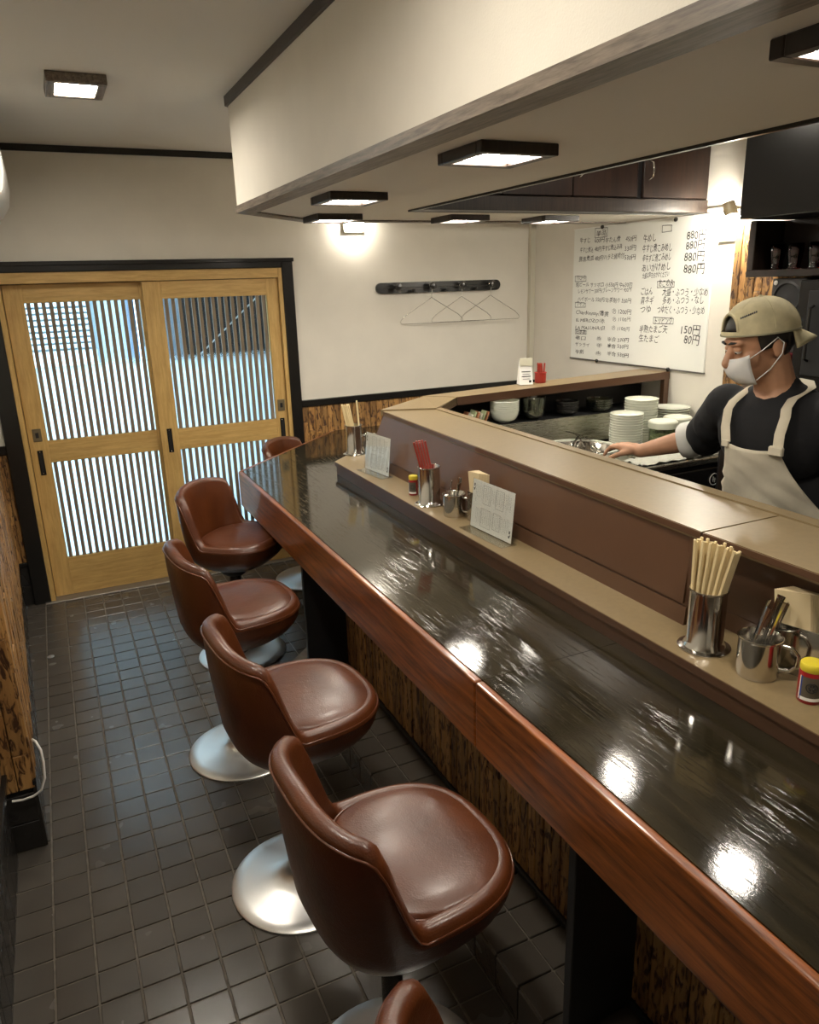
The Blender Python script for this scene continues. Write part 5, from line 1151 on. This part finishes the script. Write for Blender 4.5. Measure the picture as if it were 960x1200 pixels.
for sgn in (-1, 1):
    a = torso_surface(1.20, 0.10+sgn*0.39)+(FV*math.cos(0.10+sgn*0.39)+LV*math.sin(0.10+sgn*0.39))*0.018
    p1 = CH+UP*0.095+FV*0.118+LV*sgn*0.095; p2 = NECK+UP*0.005+FV*0.062+LV*sgn*0.082; p3 = NECK+UP*0.030-FV*0.015+LV*sgn*0.086; p4 = NECK+UP*0.038-FV*0.070+LV*sgn*0.045; p5 = NECK+UP*0.040-FV*0.082
    P_ = [a, a.lerp(p1, 0.5)+FV*0.008, p1, p1.lerp(p2, 0.5)+FV*0.012, p2, p3, p4, p5]
    sub(MB().tube(P_, 0.0165, 10, flat=tuple(FV)), 'neck_strap', CANVAS, ap, cook, 60)
    if sgn > 0:
        sub(MB().box(-0.022, 0.022, -0.008, 0.008, -0.014, 0.014, 0.004, Matrix.Translation(a+FV*0.006) @ tm.to_4x4() @ Matrix.Rotation(R(90), 4, 'Z')), 'strap_knot', CANVAS, ap, cook)
    else: sub(MB().box(-0.012, 0.012, -0.004, 0.004, -0.010, 0.010, 0.003, Matrix.Translation(a+FV*0.004) @ tm.to_4x4() @ Matrix.Rotation(R(90), 4, 'Z')), 'strap_stitch', CANVAS, ap, cook)

# ------------------------------------------------------------------ outside the doors
PAVE = simple('pavement', (0.62, 0.66, 0.66), 0.8, var=0.06, vscale=4)
S(MB().box(-6, 9, 2.62, 14, -0.25, -0.06), 'ground', PAVE)
nb_ = thing('shop_front', 'pale shop front with louvred shutter across the street', 'building', (-0.5, 5.6, -0.06), world=True)
part(MB().box(-3.0, 0.98, 5.62, 6.2, -0.06, 3.4), 'wall', simple('pale_cyan_wall', (0.70, 0.78, 0.80), 0.7), nb_)
for k in range(14): part(MB().box(-2.9, 0.62, 5.52, 5.62, 1.22+k*0.052, 1.255+k*0.052, 0.003), 'shutter_slat', simple('shutter_white', (0.78, 0.82, 0.85), 0.5), nb_)
part(MB().box(-2.9, 0.62, 5.612, 5.622, 1.20, 1.95), 'shutter_back', simple('shutter_back_pale', (0.70, 0.78, 0.80), 0.7), nb_)
part(MB().box(-2.95, 0.64, 5.54, 5.622, 1.06, 1.20, 0.004), 'white_band', simple('band_white', (0.86, 0.86, 0.86), 0.6), nb_)
part(MB().box(-2.95, 0.64, 5.59, 5.622, 0.90, 1.06), 'teal_band', simple('band_teal', (0.34, 0.52, 0.58), 0.6), nb_)
db = thing('dark_house', 'dark house wall close to the other door leaf, with an added slab that dims its pane', 'building', (2.5, 4.6, -0.06), world=True)
part(MB().box(1.05, 5.0, 3.15, 5.6, 1.20, 3.6), 'upper_wall', simple('dark_wall', (0.022, 0.024, 0.032), 0.6), db)
part(MB().box(1.05, 5.0, 3.20, 5.6, -0.06, 1.20), 'lower_wall', simple('grey_blue_wall', (0.30, 0.35, 0.45), 0.7), db)
part(MB().box(0.82, 5.0, 2.63, 5.6, 2.30, 2.42), 'sky_blocker', simple('sky_blocker_dark', (0.05, 0.05, 0.06), 0.6), db)  # slab added over the pane to block the sky and dim the glass
pole = MB().lathe([(0.07, 0), (0.07, 2.3), (0.0005, 2.3)], 20, (0.90, 5.2, -0.06)).build('street_pole', simple('pole_grey', (0.30, 0.36, 0.46), 0.5), None, 50); tag(pole, 'grey-blue street pole standing outside the sliding doors', 'pole')
stay = MB().tube([(1.06, 3.12, 1.22), (1.62, 3.12, 1.70), (1.75, 3.12, 1.82)], 0.005, 8).build('stay_rod', simple('rod_white', (0.6, 0.62, 0.65), 0.4), None, 50); tag(stay, 'thin pale rod slanting in front of the dark house wall', 'rod')
